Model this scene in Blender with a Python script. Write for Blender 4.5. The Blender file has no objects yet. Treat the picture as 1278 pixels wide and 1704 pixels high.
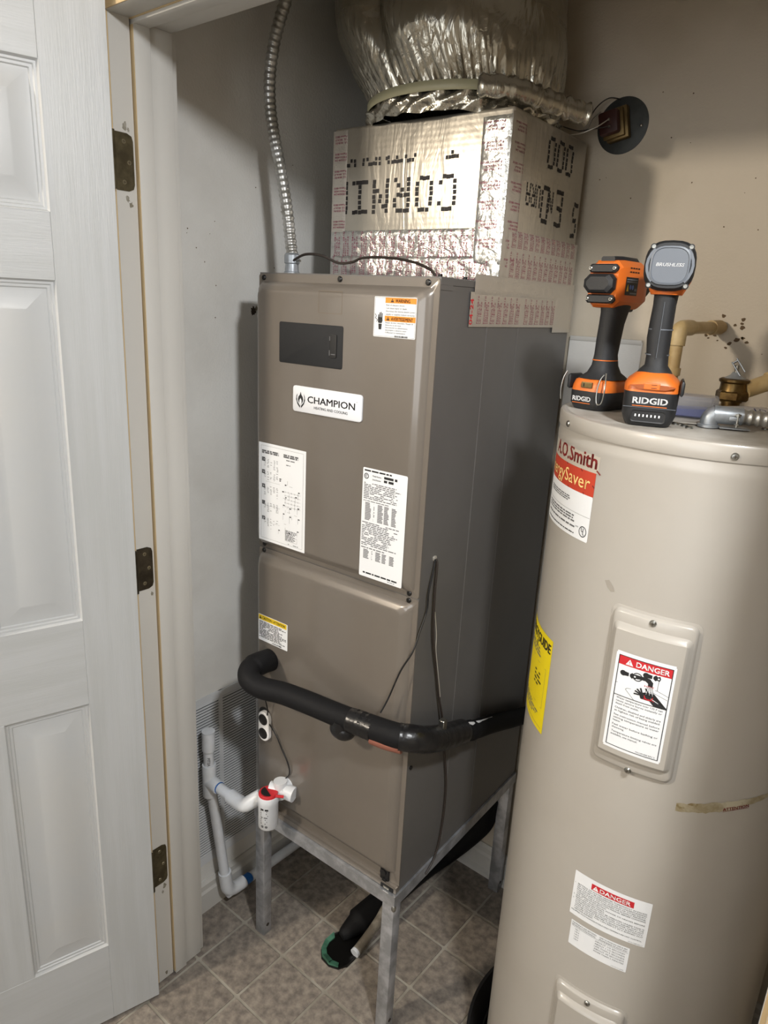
import bpy, bmesh, math, random
from mathutils import Vector, Matrix, noise
from math import sin, cos, pi, radians as rad
random.seed(7)
SC = bpy.context.scene
COL = SC.collection

# ---------------------------------------------------------------- camera, world, lights, exposure
F_PX = 1172.63
YAW, PITCH, ROLL = 0.674897, 0.289580, 0.051591
CAM = Vector((1.1777, -1.0226, 1.6647))
fw = Vector((-sin(YAW)*cos(PITCH), cos(YAW)*cos(PITCH), -sin(PITCH)))
r0 = Vector((cos(YAW), sin(YAW), 0)); u0 = r0.cross(fw)
rv = cos(ROLL)*r0 + sin(ROLL)*u0; uv = -sin(ROLL)*r0 + cos(ROLL)*u0
cd = bpy.data.cameras.new('camera'); cam = bpy.data.objects.new('camera', cd); COL.objects.link(cam)
cam.matrix_world = Matrix(((rv.x, uv.x, -fw.x, CAM.x), (rv.y, uv.y, -fw.y, CAM.y), (rv.z, uv.z, -fw.z, CAM.z), (0, 0, 0, 1)))
cd.sensor_fit = 'HORIZONTAL'; cd.sensor_width = 36; cd.lens = F_PX*36/1278; cd.clip_start = 0.02
SC.camera = cam

w = bpy.data.worlds.new('world'); SC.world = w; w.use_nodes = True
w.node_tree.nodes['Background'].inputs[0].default_value = (0.9, 0.93, 1.0, 1)
w.node_tree.nodes['Background'].inputs[1].default_value = 0.25

def area(name, loc, target, size, power, color):
    d = bpy.data.lights.new(name, 'AREA'); d.shape = 'DISK'; d.size = size; d.energy = power; d.color = color
    o = bpy.data.objects.new(name, d); COL.objects.link(o); o.location = loc
    o.rotation_euler = (Vector(target)-Vector(loc)).to_track_quat('-Z', 'Y').to_euler()
    return o
area('ceiling_lamp_white', (1.46, -0.72, 2.27), (0.95, -0.30, 0.9), 0.14, 17, (0.97, 0.985, 1.0))
area('ceiling_lamp_warm', (-0.50, -2.36, 2.38), (0.4, 0.0, 1.2), 0.22, 32, (1.0, 0.885, 0.735))

fill = area('room_fill', (1.0, -3.2, 1.7), (0.6, 0.0, 1.3), 1.6, 17, (0.92, 0.96, 1.0))  # broad fill light added at the rear to lift the closet's shadows
SC.view_settings.view_transform = 'Standard'; SC.view_settings.look = 'None'
SC.view_settings.gamma = 1.0; SC.view_settings.use_curve_mapping = False
SC.view_settings.exposure = 0.50

# ---------------------------------------------------------------- materials
def lin(c):
    return tuple(((x/255)/12.92 if x/255 <= .04045 else ((x/255+.055)/1.055)**2.4) for x in c)
MATS = {}
def mat(name, rgb, rough=.5, metal=0., rgb2=None, vs=8., vdetail=4., vlo=.4, vhi=.6, bump=0., bs=60., bdist=.002, stretch=None,
        rnd=0., alpha=1., trans=0., coat=0., specks=None, world=False, spec=.5):
    if name in MATS: return MATS[name]
    m = bpy.data.materials.new(name); m.use_nodes = True; nt = m.node_tree; N = nt.nodes; L = nt.links
    b = N['Principled BSDF']; c = lin(rgb)+(1,)
    b.inputs['Base Color'].default_value = c; b.inputs['Roughness'].default_value = rough; b.inputs['Metallic'].default_value = metal
    b.inputs['Specular IOR Level'].default_value = spec
    if coat: b.inputs['Coat Weight'].default_value = coat; b.inputs['Coat Roughness'].default_value = .12
    if alpha < 1: b.inputs['Alpha'].default_value = alpha
    if trans: b.inputs['Transmission Weight'].default_value = trans
    src = None
    if rgb2 or bump or specks:
        if world:
            g = N.new('ShaderNodeNewGeometry'); src = g.outputs['Position']
        else:
            tc = N.new('ShaderNodeTexCoord'); src = tc.outputs['Object']
        if stretch:
            mp = N.new('ShaderNodeMapping'); mp.inputs['Scale'].default_value = stretch; L.new(src, mp.inputs[0]); ssrc = mp.outputs[0]
        else: ssrc = src
    col = None
    if rgb2:
        n = N.new('ShaderNodeTexNoise'); n.inputs['Scale'].default_value = vs; n.inputs['Detail'].default_value = vdetail; n.inputs['Roughness'].default_value = .6
        L.new(ssrc if stretch else src, n.inputs['Vector'])
        r = N.new('ShaderNodeValToRGB'); r.color_ramp.elements[0].position = vlo; r.color_ramp.elements[1].position = vhi
        r.color_ramp.elements[0].color = c; r.color_ramp.elements[1].color = lin(rgb2)+(1,)
        L.new(n.outputs['Fac'], r.inputs['Fac']); col = r.outputs['Color']
    if specks:  # (rgb, scale, threshold, region scale)
        s = N.new('ShaderNodeTexNoise'); s.inputs['Scale'].default_value = specks[1]; s.inputs['Detail'].default_value = 3; L.new(src, s.inputs['Vector'])
        s2 = N.new('ShaderNodeTexNoise'); s2.inputs['Scale'].default_value = specks[3]; s2.inputs['Detail'].default_value = 2; L.new(src, s2.inputs['Vector'])
        mlt = N.new('ShaderNodeMath'); mlt.operation = 'MULTIPLY'; L.new(s.outputs['Fac'], mlt.inputs[0]); L.new(s2.outputs['Fac'], mlt.inputs[1])
        rp = N.new('ShaderNodeValToRGB'); rp.color_ramp.elements[0].position = specks[2]; rp.color_ramp.elements[1].position = specks[2]+.04
        rp.color_ramp.elements[0].color = (0, 0, 0, 1); rp.color_ramp.elements[1].color = (1, 1, 1, 1)
        L.new(mlt.outputs[0], rp.inputs['Fac'])
        mx = N.new('ShaderNodeMix'); mx.data_type = 'RGBA'; L.new(rp.outputs['Color'], mx.inputs['Factor'])
        if col: L.new(col, mx.inputs['A'])
        else: mx.inputs['A'].default_value = c
        mx.inputs['B'].default_value = lin(specks[0])+(1,); col = mx.outputs['Result']
    if rnd:
        oi = N.new('ShaderNodeObjectInfo'); hs = N.new('ShaderNodeHueSaturation')
        mr = N.new('ShaderNodeMapRange'); mr.inputs['To Min'].default_value = 1-rnd; mr.inputs['To Max'].default_value = 1+rnd
        L.new(oi.outputs['Random'], mr.inputs['Value']); L.new(mr.outputs[0], hs.inputs['Value'])
        if col: L.new(col, hs.inputs['Color'])
        else: hs.inputs['Color'].default_value = c
        col = hs.outputs['Color']
    if col: L.new(col, b.inputs['Base Color'])
    if bump:
        n = N.new('ShaderNodeTexNoise'); n.inputs['Scale'].default_value = bs; n.inputs['Detail'].default_value = 3
        L.new(ssrc, n.inputs['Vector'])
        bp = N.new('ShaderNodeBump'); bp.inputs['Strength'].default_value = bump; bp.inputs['Distance'].default_value = bdist
        L.new(n.outputs['Fac'], bp.inputs['Height']); L.new(bp.outputs['Normal'], b.inputs['Normal'])
    MATS[name] = m; return m

def foil_mat(name, rgb, rough, metal, s1, st1, s2=0, st2=0, stretch=(1, 1, 1), grid=0., rgb2=None):
    m = mat(name, rgb, rough, metal, rgb2=rgb2, vs=14, vlo=.45, vhi=.7); nt = m.node_tree; N = nt.nodes; L = nt.links; b = N['Principled BSDF']
    tc = N.new('ShaderNodeTexCoord'); mp = N.new('ShaderNodeMapping'); mp.inputs['Scale'].default_value = stretch; L.new(tc.outputs['Object'], mp.inputs[0])
    n = N.new('ShaderNodeTexNoise'); n.inputs['Scale'].default_value = s1; n.inputs['Detail'].default_value = 5; n.inputs['Distortion'].default_value = 1.2
    L.new(mp.outputs[0], n.inputs['Vector'])
    rg = N.new('ShaderNodeMath'); rg.operation = 'SUBTRACT'; rg.inputs[1].default_value = .5; L.new(n.outputs['Fac'], rg.inputs[0])
    ab = N.new('ShaderNodeMath'); ab.operation = 'ABSOLUTE'; L.new(rg.outputs[0], ab.inputs[0])
    bp = N.new('ShaderNodeBump'); bp.inputs['Strength'].default_value = st1; bp.inputs['Distance'].default_value = .01; L.new(ab.outputs[0], bp.inputs['Height'])
    last = bp
    if s2:
        v = N.new('ShaderNodeTexVoronoi'); v.feature = 'DISTANCE_TO_EDGE'; v.inputs['Scale'].default_value = s2; L.new(mp.outputs[0], v.inputs['Vector'])
        b2 = N.new('ShaderNodeBump'); b2.inputs['Strength'].default_value = st2; b2.inputs['Distance'].default_value = .006
        L.new(v.outputs['Distance'], b2.inputs['Height']); L.new(last.outputs['Normal'], b2.inputs['Normal']); last = b2
    if grid:
        for ax in ('X', 'Z'):
            wv = N.new('ShaderNodeTexWave'); wv.bands_direction = ax; wv.inputs['Scale'].default_value = grid; wv.inputs['Distortion'].default_value = .3
            L.new(tc.outputs['Object'], wv.inputs['Vector'])
            b2 = N.new('ShaderNodeBump'); b2.inputs['Strength'].default_value = .10; b2.inputs['Distance'].default_value = .0006
            L.new(wv.outputs['Fac'], b2.inputs['Height']); L.new(last.outputs['Normal'], b2.inputs['Normal']); last = b2
    L.new(last.outputs['Normal'], b.inputs['Normal'])
    return m

M_wall = mat('painted_wall', (216, 215, 211), .85, rgb2=(206, 204, 199), vs=3, bump=.35, bs=190, bdist=.002, world=True, specks=((95, 86, 72), 70, .475, 3.))
M_wallb = mat('painted_wall_tan', (200, 190, 174), .85, rgb2=(188, 178, 160), vs=2.5, bump=.35, bs=190, bdist=.002, world=True, specks=((90, 78, 60), 80, .465, 2.5))
M_ceil = mat('ceiling_paint', (228, 226, 222), .9, bump=.3, bs=120)
M_room = mat('room_paint', (214, 208, 198), .85)
M_trim = mat('white_trim', (196, 194, 189), .5, rgb2=(184, 182, 175), vs=5, vlo=.5, vhi=.75, bump=.12, bs=45, stretch=(1, 1, .12), specks=((120, 110, 95), 60, .50, 4.))
M_raw = mat('yellowed_edge', (196, 172, 132), .6)
M_gap = mat('dark_gap', (52, 42, 32), .9)
M_doorv = mat('door_vertical_grain', (184, 186, 187), .42, rgb2=(178, 180, 180), vs=6, bump=.22, bs=60, bdist=.001, stretch=(6, 6, .35), specks=((150, 145, 135), 45, .50, 3.))
M_doorh = mat('door_horizontal_grain', (184, 186, 187), .42, rgb2=(178, 180, 180), vs=6, bump=.22, bs=60, bdist=.001, stretch=(.35, 1, 6))
M_door = mat('door_smooth', (184, 186, 187), .4, rgb2=(187, 187, 185), vs=4, vlo=.45, vhi=.7)
M_brass = mat('aged_hinge_metal', (92, 84, 62), .5, .6, rgb2=(70, 62, 44), vs=40)
M_brassd = mat('dark_hinge_metal', (70, 62, 50), .5, .6, rgb2=(50, 44, 34), vs=40)
M_steel = mat('screw_steel', (170, 170, 165), .3, 1.)
M_black = mat('black_plastic', (20, 20, 21), .5)
M_screwb = mat('black_screw', (14, 13, 12), .4)
M_tile = mat('vinyl_tile', (108, 100, 94), .48, rgb2=(150, 141, 129), vs=48, vdetail=12, vlo=.36, vhi=.66, rnd=.09, world=True, bump=.12, bs=90, spec=.35)
M_grout = mat('vinyl_joint', (160, 155, 144), .6, rgb2=(138, 132, 120), vs=10, world=True)
M_furn = mat('taupe_enamel', (117, 110, 102), .3, .2, coat=.6, rgb2=(112, 105, 97), vs=2, bump=.03, bs=6, bdist=.01)
M_side = mat('grey_side_enamel', (110, 108, 106), .36, .3, rgb2=(104, 102, 100), vs=2.5)
M_paper = mat('white_label', (226, 228, 230), .45)
M_ink = mat('black_ink', (28, 28, 30), .6)
M_ink2 = mat('grey_ink', (96, 96, 98), .6)
M_orange = mat('orange_ink', (232, 142, 40), .5)
M_yellow = mat('yellow_ink', (222, 190, 40), .5)
M_red = mat('red_ink', (190, 36, 44), .5)
M_dred = mat('dark_red_ink', (120, 30, 26), .5)
M_slot = mat('matte_black_panel', (20, 21, 23), .75, bump=.1, bs=300)
M_badge = mat('badge_white', (222, 224, 228), .35)
M_galv = mat('bare_steel', (196, 198, 203), .36, .65, rgb2=(160, 162, 166), vs=22, bump=.1, bs=60)
M_pvc = mat('white_pvc', (216, 220, 226), .35, rgb2=(206, 208, 210), vs=9, specks=((140, 120, 90), 60, .45, 7.))
M_blue = mat('blue_primer', (30, 92, 160), .4)
M_pvcold = mat('dirty_pvc', (160, 154, 142), .5, rgb2=(110, 102, 90), vs=20)
M_cpvc = mat('cream_cpvc', (200, 176, 128), .45, rgb2=(176, 148, 100), vs=14)
M_foam = mat('black_foam', (15, 15, 17), .7, spec=.25, bump=.1, bs=120)
M_etape = mat('black_electrical_tape', (18, 18, 20), .3, bump=.5, bs=45, bdist=.003)
M_copper = mat('exposed_copper', (170, 112, 96), .4, .6)
M_wireb = mat('black_wire', (16, 16, 18), .45)
M_wirebr = mat('brown_wire', (46, 38, 33), .5)
M_wirew = mat('bare_wire', (190, 185, 175), .35, .5)
M_grille = mat('grille_paint', (208, 210, 212), .5, rgb2=(198, 200, 202), vs=8)
M_grilled = mat('grille_inside', (30, 32, 36), .9)
M_tank = mat('tank_enamel', (170, 165, 157), .34, 0., rgb2=(165, 159, 150), vs=2.2, coat=.25, bump=.02, bs=5, bdist=.01, specks=((125, 108, 84), 55, .50, 5.))
M_lid = mat('dusty_lid', (184, 180, 172), .5, rgb2=(158, 152, 142), vs=12, specks=((120, 110, 95), 90, .42, 12.))
M_tanlab = mat('tan_label', (180, 172, 158), .4)
M_redlab = mat('red_label', (186, 62, 38), .45)
M_cream = mat('cream_ink', (246, 214, 140), .5)
M_ygl = mat('yellow_guide', (226, 204, 20), .45)
M_torn = mat('torn_label', (176, 168, 146), .7, rgb2=(140, 128, 100), vs=30, specks=((120, 104, 70), 70, .40, 12.))
M_or = mat('tool_orange', (206, 104, 34), .42)
M_tblk = mat('tool_black', (28, 29, 31), .5, bump=.08, bs=400)
M_tgry = mat('tool_grey', (98, 103, 110), .45)
M_tgrip = mat('tool_grip', (30, 31, 33), .65, bump=.3, bs=500, bdist=.0006)
M_white = mat('white_ink', (238, 238, 238), .5)
M_bpipe = mat('brass_fitting', (120, 98, 60), .38, .9, rgb2=(86, 66, 38), vs=40, bump=.2, bs=60)
M_cond = mat('conduit_metal', (190, 190, 188), .34, .75, rgb2=(160, 158, 152), vs=30)
M_diec = mat('zinc_casting', (176, 182, 188), .42, .6, rgb2=(150, 154, 158), vs=25, bump=.15, bs=60)
M_clear = mat('clear_plastic', (200, 204, 214), .15, trans=.55, alpha=.55)
M_bluep = mat('blue_plastic', (36, 50, 150), .4)
M_bag = mat('white_bag', (222, 224, 232), .35, bump=.3, bs=40)
M_bagink = mat('blue_ink', (28, 40, 120), .5)
M_green = mat('green_pvc', (72, 122, 98), .55, rgb2=(50, 88, 70), vs=30)
M_dark = mat('hole_black', (12, 11, 10), .35)
M_plate = mat('dark_cover_plate', (70, 72, 70), .5, .4, rgb2=(58, 60, 58), vs=20)
M_lam = mat('laminated_core', (128, 108, 70), .45, .7, rgb2=(100, 82, 50), vs=30)
M_maroon = mat('maroon_coil', (60, 26, 22), .5)
M_strap = mat('cream_strap', (172, 168, 138), .4)
M_pink = mat('magenta_print', (150, 60, 88), .5)
M_dot = mat('black_dot_print', (24, 20, 20), .6)
M_foil = foil_mat('foil_tape', (212, 212, 208), .3, .85, 22, .55, 55, .35)
M_foils = foil_mat('foil_tape_smooth', (206, 200, 190), .42, .7, 14, .22)
M_fsk = foil_mat('foil_faced_board', (196, 190, 178), .34, .75, 16, .28, 60, .06, (1, 1, .3), grid=28.)
M_jack = foil_mat('silver_duct_jacket', (176, 172, 160), .28, .92, 9, .5, 24, .3, (1, 1, 2.2), rgb2=(158, 154, 140))
M_jackv = foil_mat('gathered_duct_jacket', (182, 178, 166), .24, .92, 16, .7, 40, .5, (1, 1, .4))
M_grime2 = mat('brown_grime', (96, 78, 56), .9)
M_lidgrime = mat('grime', (120, 112, 98), .9)

# ---------------------------------------------------------------- mesh builders
class MB:
    """collects shapes, then links them as ONE mesh object"""
    def __init__(s): s.v = []; s.f = []; s.m = []; s.mats = []
    def mi(s, m):
        if m not in s.mats: s.mats.append(m)
        return s.mats.index(m)
    def add(s, vs, fs, m, T=None):
        o = len(s.v); k = s.mi(m)
        for p in vs:
            p = Vector(p)
            if T is not None: p = T @ p
            s.v.append(p)
        for f in fs: s.f.append(tuple(i+o for i in f)); s.m.append(k)
        return s
    def box(s, a, b, m, T=None):
        x0, y0, z0 = a; x1, y1, z1 = b
        vs = [(x0, y0, z0), (x1, y0, z0), (x1, y1, z0), (x0, y1, z0), (x0, y0, z1), (x1, y0, z1), (x1, y1, z1), (x0, y1, z1)]
        return s.add(vs, [(0, 3, 2, 1), (4, 5, 6, 7), (0, 1, 5, 4), (1, 2, 6, 5), (2, 3, 7, 6), (3, 0, 4, 7)], m, T)
    def rbox(s, a, b, m, r=.003, seg=2, T=None):
        bm = bmesh.new(); bmesh.ops.create_cube(bm, size=1)
        for v in bm.verts:
            v.co = Vector([a[i]+(v.co[i]+.5)*(b[i]-a[i]) for i in range(3)])
        bmesh.ops.bevel(bm, geom=bm.edges[:], offset=r, segments=seg, profile=.5, affect='EDGES')
        bm.verts.index_update()
        s.add([v.co.copy() for v in bm.verts], [tuple(v.index for v in f.verts) for f in bm.faces], m, T); bm.free(); return s
    def rings(s, rs, m, cap0=True, cap1=True, T=None):
        n = len(rs[0]); vs = [p for r in rs for p in r]; fs = []
        for i in range(len(rs)-1):
            for j in range(n):
                k = (j+1) % n; fs.append((i*n+j, i*n+k, (i+1)*n+k, (i+1)*n+j))
        if cap0: fs.append(tuple(range(n))[::-1])
        if cap1: fs.append(tuple(range((len(rs)-1)*n, len(rs)*n)))
        return s.add(vs, fs, m, T)
    def lathe(s, prof, m, c=(0, 0, 0), n=32, T=None, cap0=True, cap1=True):
        rs = [[(c[0]+r*cos(2*pi*j/n), c[1]+r*sin(2*pi*j/n), c[2]+z) for j in range(n)] for r, z in prof]
        return s.rings(rs, m, cap0, cap1, T)
    def cyl(s, p0, p1, r, m, n=16, r1=None, caps=True, T=None):
        return s.tube([p0, p1], [r, r if r1 is None else r1], m, n, caps, T)
    def tube(s, path, r, m, n=10, caps=True, T=None, sx=1., sy=1.):
        P = [Vector(p) for p in path]; N = len(P)
        R = r if isinstance(r, (list, tuple)) else [r]*N
        tan = []
        for i in range(N):
            a = P[max(i-1, 0)]; b = P[min(i+1, N-1)]; t = (b-a); tan.append(t.normalized() if t.length > 1e-9 else Vector((0, 0, 1)))
        up = Vector((0, 0, 1)) if abs(tan[0].z) < .9 else Vector((1, 0, 0))
        x = (up - tan[0]*up.dot(tan[0])).normalized(); rs = []
        for i in range(N):
            x = (x - tan[i]*x.dot(tan[i])).normalized(); y = tan[i].cross(x)
            rs.append([P[i]+x*(R[i]*sx*cos(2*pi*j/n))+y*(R[i]*sy*sin(2*pi*j/n)) for j in range(n)])
        return s.rings(rs, m, caps, caps, T)
    def prism(s, poly, a, b, m, ax='z', T=None):
        """extrude 2D polygon along an axis"""
        def q(u, v, w): return (u, v, w) if ax == 'z' else ((u, w, v) if ax == 'y' else (w, u, v))
        if (b < a): a, b = b, a
        rs = [[q(u, v, a) for u, v in poly], [q(u, v, b) for u, v in poly]]
        return s.rings(rs, m, T=T)
    def sphere(s, c, r, m, n=16, k=8, sc=(1, 1, 1), T=None):
        rs = [[(c[0]+r*sc[0]*sin(pi*i/k)*cos(2*pi*j/n), c[1]+r*sc[1]*sin(pi*i/k)*sin(2*pi*j/n), c[2]-r*sc[2]*cos(pi*i/k)) for j in range(n)] for i in range(1, k)]
        return s.rings(rs, m, T=T)
    def build(s, name, parent=None, smooth=40, fix=True, kind=None, label=None):
        me = bpy.data.meshes.new(name); me.from_pydata(s.v, [], s.f)
        for m in s.mats: me.materials.append(m)
        me.polygons.foreach_set('material_index', s.m)
        if fix:
            bm = bmesh.new(); bm.from_mesh(me); bmesh.ops.recalc_face_normals(bm, faces=bm.faces); bm.to_mesh(me); bm.free()
        if smooth:
            me.polygons.foreach_set('use_smooth', [True]*len(me.polygons)); me.update()
            me.set_sharp_from_angle(angle=rad(smooth))
        me.update()
        o = bpy.data.objects.new(name, me); COL.objects.link(o)
        if parent: o.parent = parent
        if kind: o['kind'] = kind
        if label: o['label'] = label
        return o

def tag(o, label, cat, group=None):
    o['label'] = label; o['category'] = cat
    if group: o['group'] = group
    return o
def thing(name, label, cat, loc=(0, 0, 0), rotz=0., group=None):
    o = bpy.data.objects.new(name, None); COL.objects.link(o); o.location = loc; o.rotation_euler = (0, 0, rotz); o.empty_display_size = .05
    return tag(o, label, cat, group)
def struct(mb, name, parent=None, smooth=40):
    return mb.build(name, parent, smooth=smooth, kind=None if parent else 'structure')

def smooth_path(pts, k=6):
    P = [Vector(p) for p in pts]; out = []
    for i in range(len(P)-1):
        a = P[max(i-1, 0)]; b = P[i]; c = P[i+1]; d = P[min(i+2, len(P)-1)]
        for j in range(k):
            t = j/k
            out.append(.5*((2*b)+(-a+c)*t+(2*a-5*b+4*c-d)*t*t+(-a+3*b-3*c+d)*t**3))
    out.append(P[-1]); return out

# text cache: flat glyph outlines turned into plain polygons
_tc = {}
def glyphs(s, bold, font_res=2):
    k = (s, bold)
    if k in _tc: return _tc[k]
    cu = bpy.data.curves.new('lettering', 'FONT'); cu.body = s; cu.size = 1; cu.resolution_u = font_res; cu.offset = bold; cu.fill_mode = 'BOTH'
    ob = bpy.data.objects.new('lettering', cu); me = bpy.data.meshes.new_from_object(ob)
    vs = [(v.co.x, v.co.y) for v in me.vertices]; fs = [tuple(p.vertices) for p in me.polygons]
    bpy.data.objects.remove(ob); bpy.data.curves.remove(cu); bpy.data.meshes.remove(me)
    x0 = min([v[0] for v in vs] or [0]); x1 = max([v[0] for v in vs] or [1])
    vs = [(x-x0, y) for x, y in vs]
    _tc[k] = (vs, fs, x1-x0); return _tc[k]

PIX = {'C': '01110 10001 10000 10000 10000 10001 01110', 'O': '01110 10001 10001 10001 10001 10001 01110', 'R': '11110 10001 10001 11110 10100 10010 10001',
       'N': '10001 11001 10101 10101 10011 10001 10001', 'I': '11111 00100 00100 00100 00100 00100 11111', 'E': '11111 10000 10000 11110 10000 10000 11111',
       'D': '11110 10001 10001 10001 10001 10001 11110', 'U': '10001 10001 10001 10001 10001 10001 01110', 'A': '01110 10001 10001 11111 10001 10001 10001',
       '0': '01110 10001 10001 10001 10001 10001 01110', 'S': '01111 10000 10000 01110 00001 00001 11110', 'T': '11111 00100 00100 00100 00100 00100 00100',
       'G': '01110 10001 10000 10111 10001 10001 01110', 'W': '10001 10001 10001 10101 10101 11011 10001', ' ': '00000 00000 00000 00000 00000 00000 00000'}
class Decal(MB):
    """flat print and pressed shapes in (u, v, height) mapped onto a surface"""
    def __init__(s, mapf): super().__init__(); s.mp = mapf
    def poly(s, pts, h, m): return s.add([s.mp(u, v, h) for u, v in pts], [tuple(range(len(pts)))], m)
    def rect(s, u0, v0, u1, v1, h, m, nu=1, nv=1):
        vs = [s.mp(u0+(u1-u0)*i/nu, v0+(v1-v0)*j/nv, h) for j in range(nv+1) for i in range(nu+1)]
        fs = [(j*(nu+1)+i, j*(nu+1)+i+1, (j+1)*(nu+1)+i+1, (j+1)*(nu+1)+i) for j in range(nv) for i in range(nu)]
        return s.add(vs, fs, m)
    def frame(s, u0, v0, u1, v1, t, h, m):
        s.rect(u0, v0, u1, v0+t, h, m, 4); s.rect(u0, v1-t, u1, v1, h, m, 4); s.rect(u0, v0+t, u0+t, v1-t, h, m); s.rect(u1-t, v0+t, u1, v1-t, h, m); return s
    def rrect(s, u0, v0, u1, v1, r, h, m, n=4):
        return s.poly(rr(u0, v0, u1, v1, r, n), h, m)
    def disc(s, u, v, r, h, m, n=16, sx=1.): return s.poly([(u+r*sx*cos(2*pi*i/n), v+r*sin(2*pi*i/n)) for i in range(n)], h, m)
    def ring(s, u, v, r, t, h, m, n=20, a0=0., a1=2*pi):
        vs = []; fs = []
        for i in range(n+1):
            a = a0+(a1-a0)*i/n
            vs += [s.mp(u+r*cos(a), v+r*sin(a), h), s.mp(u+(r-t)*cos(a), v+(r-t)*sin(a), h)]
            if i: fs.append((2*i-2, 2*i, 2*i+1, 2*i-1))
        return s.add(vs, fs, m)
    def line(s, u0, v0, u1, v1, t, h, m):
        d = Vector((u1-u0, v1-v0)); n = Vector((-d.y, d.x)).normalized()*t/2
        return s.poly([(u0-n.x, v0-n.y), (u1-n.x, v1-n.y), (u1+n.x, v1+n.y), (u0+n.x, v0+n.y)], h, m)
    def text(s, t, u, v, size, h, m, width=None, bold=0., rot=0., align='L', shear=0.):
        if bold and size > .0055:      # heavier weight: the outline laid down slightly shifted
            k = bold*size*.75
            for du, dv in ((-k, -k*.5), (k, -k*.5), (-k, k*.5), (k, k*.5)): s.text(t, u+du, v+dv, size, h, m, width, 0., rot, align, shear)
            return s
        vs, fs, wd = glyphs(t, 0.)
        if not vs: return s
        sx = size if width is None else width/wd
        off = 0 if align == 'L' else (-wd*sx if align == 'R' else -wd*sx/2)
        c, q = cos(rot), sin(rot); out = []
        for x, y in vs:
            a = x*sx+off+shear*y*size; b = y*size
            out.append(s.mp(u+a*c-b*q, v+a*q+b*c, h))
        return s.add(out, fs, m)
    def pixels(s, t, u, v, pw, ph, h, m, flip=False, gapx=.98, gapy=.82, adv=6.2, nrows=7):
        """dot matrix print; flip turns it upside down around its start point"""
        for k, ch in enumerate(t):
            rows = PIX[ch].split()
            for j, row in enumerate(rows[:nrows]):
                for i, b in enumerate(row):
                    if b == '1':
                        x = (k*adv+i)*pw; y = (6-j)*ph
                        jx = random.uniform(-.12, .12)*pw; jy = random.uniform(-.1, .1)*ph
                        if flip: x = -x-pw; y = -y-ph
                        s.rect(u+x+jx, v+y+jy, u+x+jx+pw*gapx, v+y+jy+ph*gapy, h, m)
        return s
    def pressed(s, rects, m, n=4, cap=True, seg=0):
        """concentric rounded rectangles (u0,v0,u1,v1,r,h)"""
        rs = []
        for (u0, v0, u1, v1, r, h) in rects: rs.append([s.mp(a, b, h) for a, b in rr(u0, v0, u1, v1, r, n, seg)])
        return s.rings(rs, m, cap0=False, cap1=cap)
    def greek(s, u0, v0, u1, v1, rows, h, m, fill=.55, th=.5, ragged=True):
        """print too fine to read: rows of short strokes"""
        dv = (v1-v0)/rows
        for j in range(rows):
            u = u0; end = u1 - (random.uniform(0, .35)*(u1-u0) if ragged else 0); y = v1-dv*(j+.8)
            while u < end:
                wl = random.uniform(.6, 2.6)*dv*1.6; wl = min(wl, end-u)
                if random.random() < .5+fill/2: s.rect(u, y, u+wl, y+dv*th, h, m)
                u += wl+dv*.55
        return s
def rr(u0, v0, u1, v1, r, n=4, seg=0):
    pts = []
    for cx, cy, a0 in ((u1-r, v0+r, -pi/2), (u1-r, v1-r, 0), (u0+r, v1-r, pi/2), (u0+r, v0+r, pi)):
        for i in range(n+1):
            a = a0+pi/2*i/n; pts.append((cx+r*cos(a), cy+r*sin(a)))
        if seg:
            k = len(pts)-1; nxt = {-pi/2: (u1, v1-r), 0: (u0+r, v1), pi/2: (u0, v0+r), pi: (u1-r, v0)}[a0]; p = pts[k]
            for q in range(1, seg): pts.append((p[0]+(nxt[0]-p[0])*q/seg, p[1]+(nxt[1]-p[1])*q/seg))
    return pts

# ================================================================ THE SETTING
ZC = 2.46                                  # ceiling height
TS, TX, TY = 0.15317, -0.0404, -0.1760     # vinyl tile pitch and grid origin
LW, BW, RW = -0.162, 0.595, 1.27           # closet wall faces
fl = MB(); fl.box((-2.0, -3.4, -.05), (3.0, .75, -.0022), M_grout); floor = struct(fl, 'floor', smooth=0)
def tile_mesh():
    b = MB(); g = .0036; a = TS/2-g
    lo = [(x, y, -.004) for x, y in rr(-a, -a, a, a, .003, 1)]; hi = [(x, y, -.0005) for x, y in rr(-a, -a, a, a, .003, 1)]
    tp = [(x, y, 0) for x, y in rr(-a+.002, -a+.002, a-.002, a-.002, .002, 1)]
    b.rings([lo, hi, tp], M_tile, cap0=False)
    return b
t0 = tile_mesh().build('floor_tile', floor, smooth=0)
first = True
for i in range(-5, 9):
    for j in range(-11, 5):
        x = TX+(i+.5)*TS; y = TY+(j+.5)*TS
        if first: o = t0; first = False
        else: o = t0.copy(); COL.objects.link(o); o.parent = floor
        o.location = (x, y, 0)

# closet walls
b = MB(); b.box((LW-.1, -.16, 0), (LW, BW+.1, ZC), M_wall); wl = struct(b, 'wall_left', smooth=0)
b = MB(); b.box((LW, BW, 0), (RW+.1, BW+.1, ZC), M_wallb); wb = struct(b, 'wall_back', smooth=0)
b = MB(); b.box((RW, -.16, 0), (RW+.1, BW, ZC), M_wallb); struct(b, 'wall_right', smooth=0)
# wall with the doorway
b = MB(); b.box((-1.9, -.283, 0), (-.080, -.16, ZC), M_room); struct(b, 'wall_front_left', smooth=0)
b = MB(); b.box((1.185, -.283, 0), (2.9, -.16, ZC), M_room); struct(b, 'wall_front_right', smooth=0)
b = MB(); b.box((-.080, -.283, 2.125), (1.185, -.16, ZC), M_room); struct(b, 'wall_front_top', smooth=0)
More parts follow.
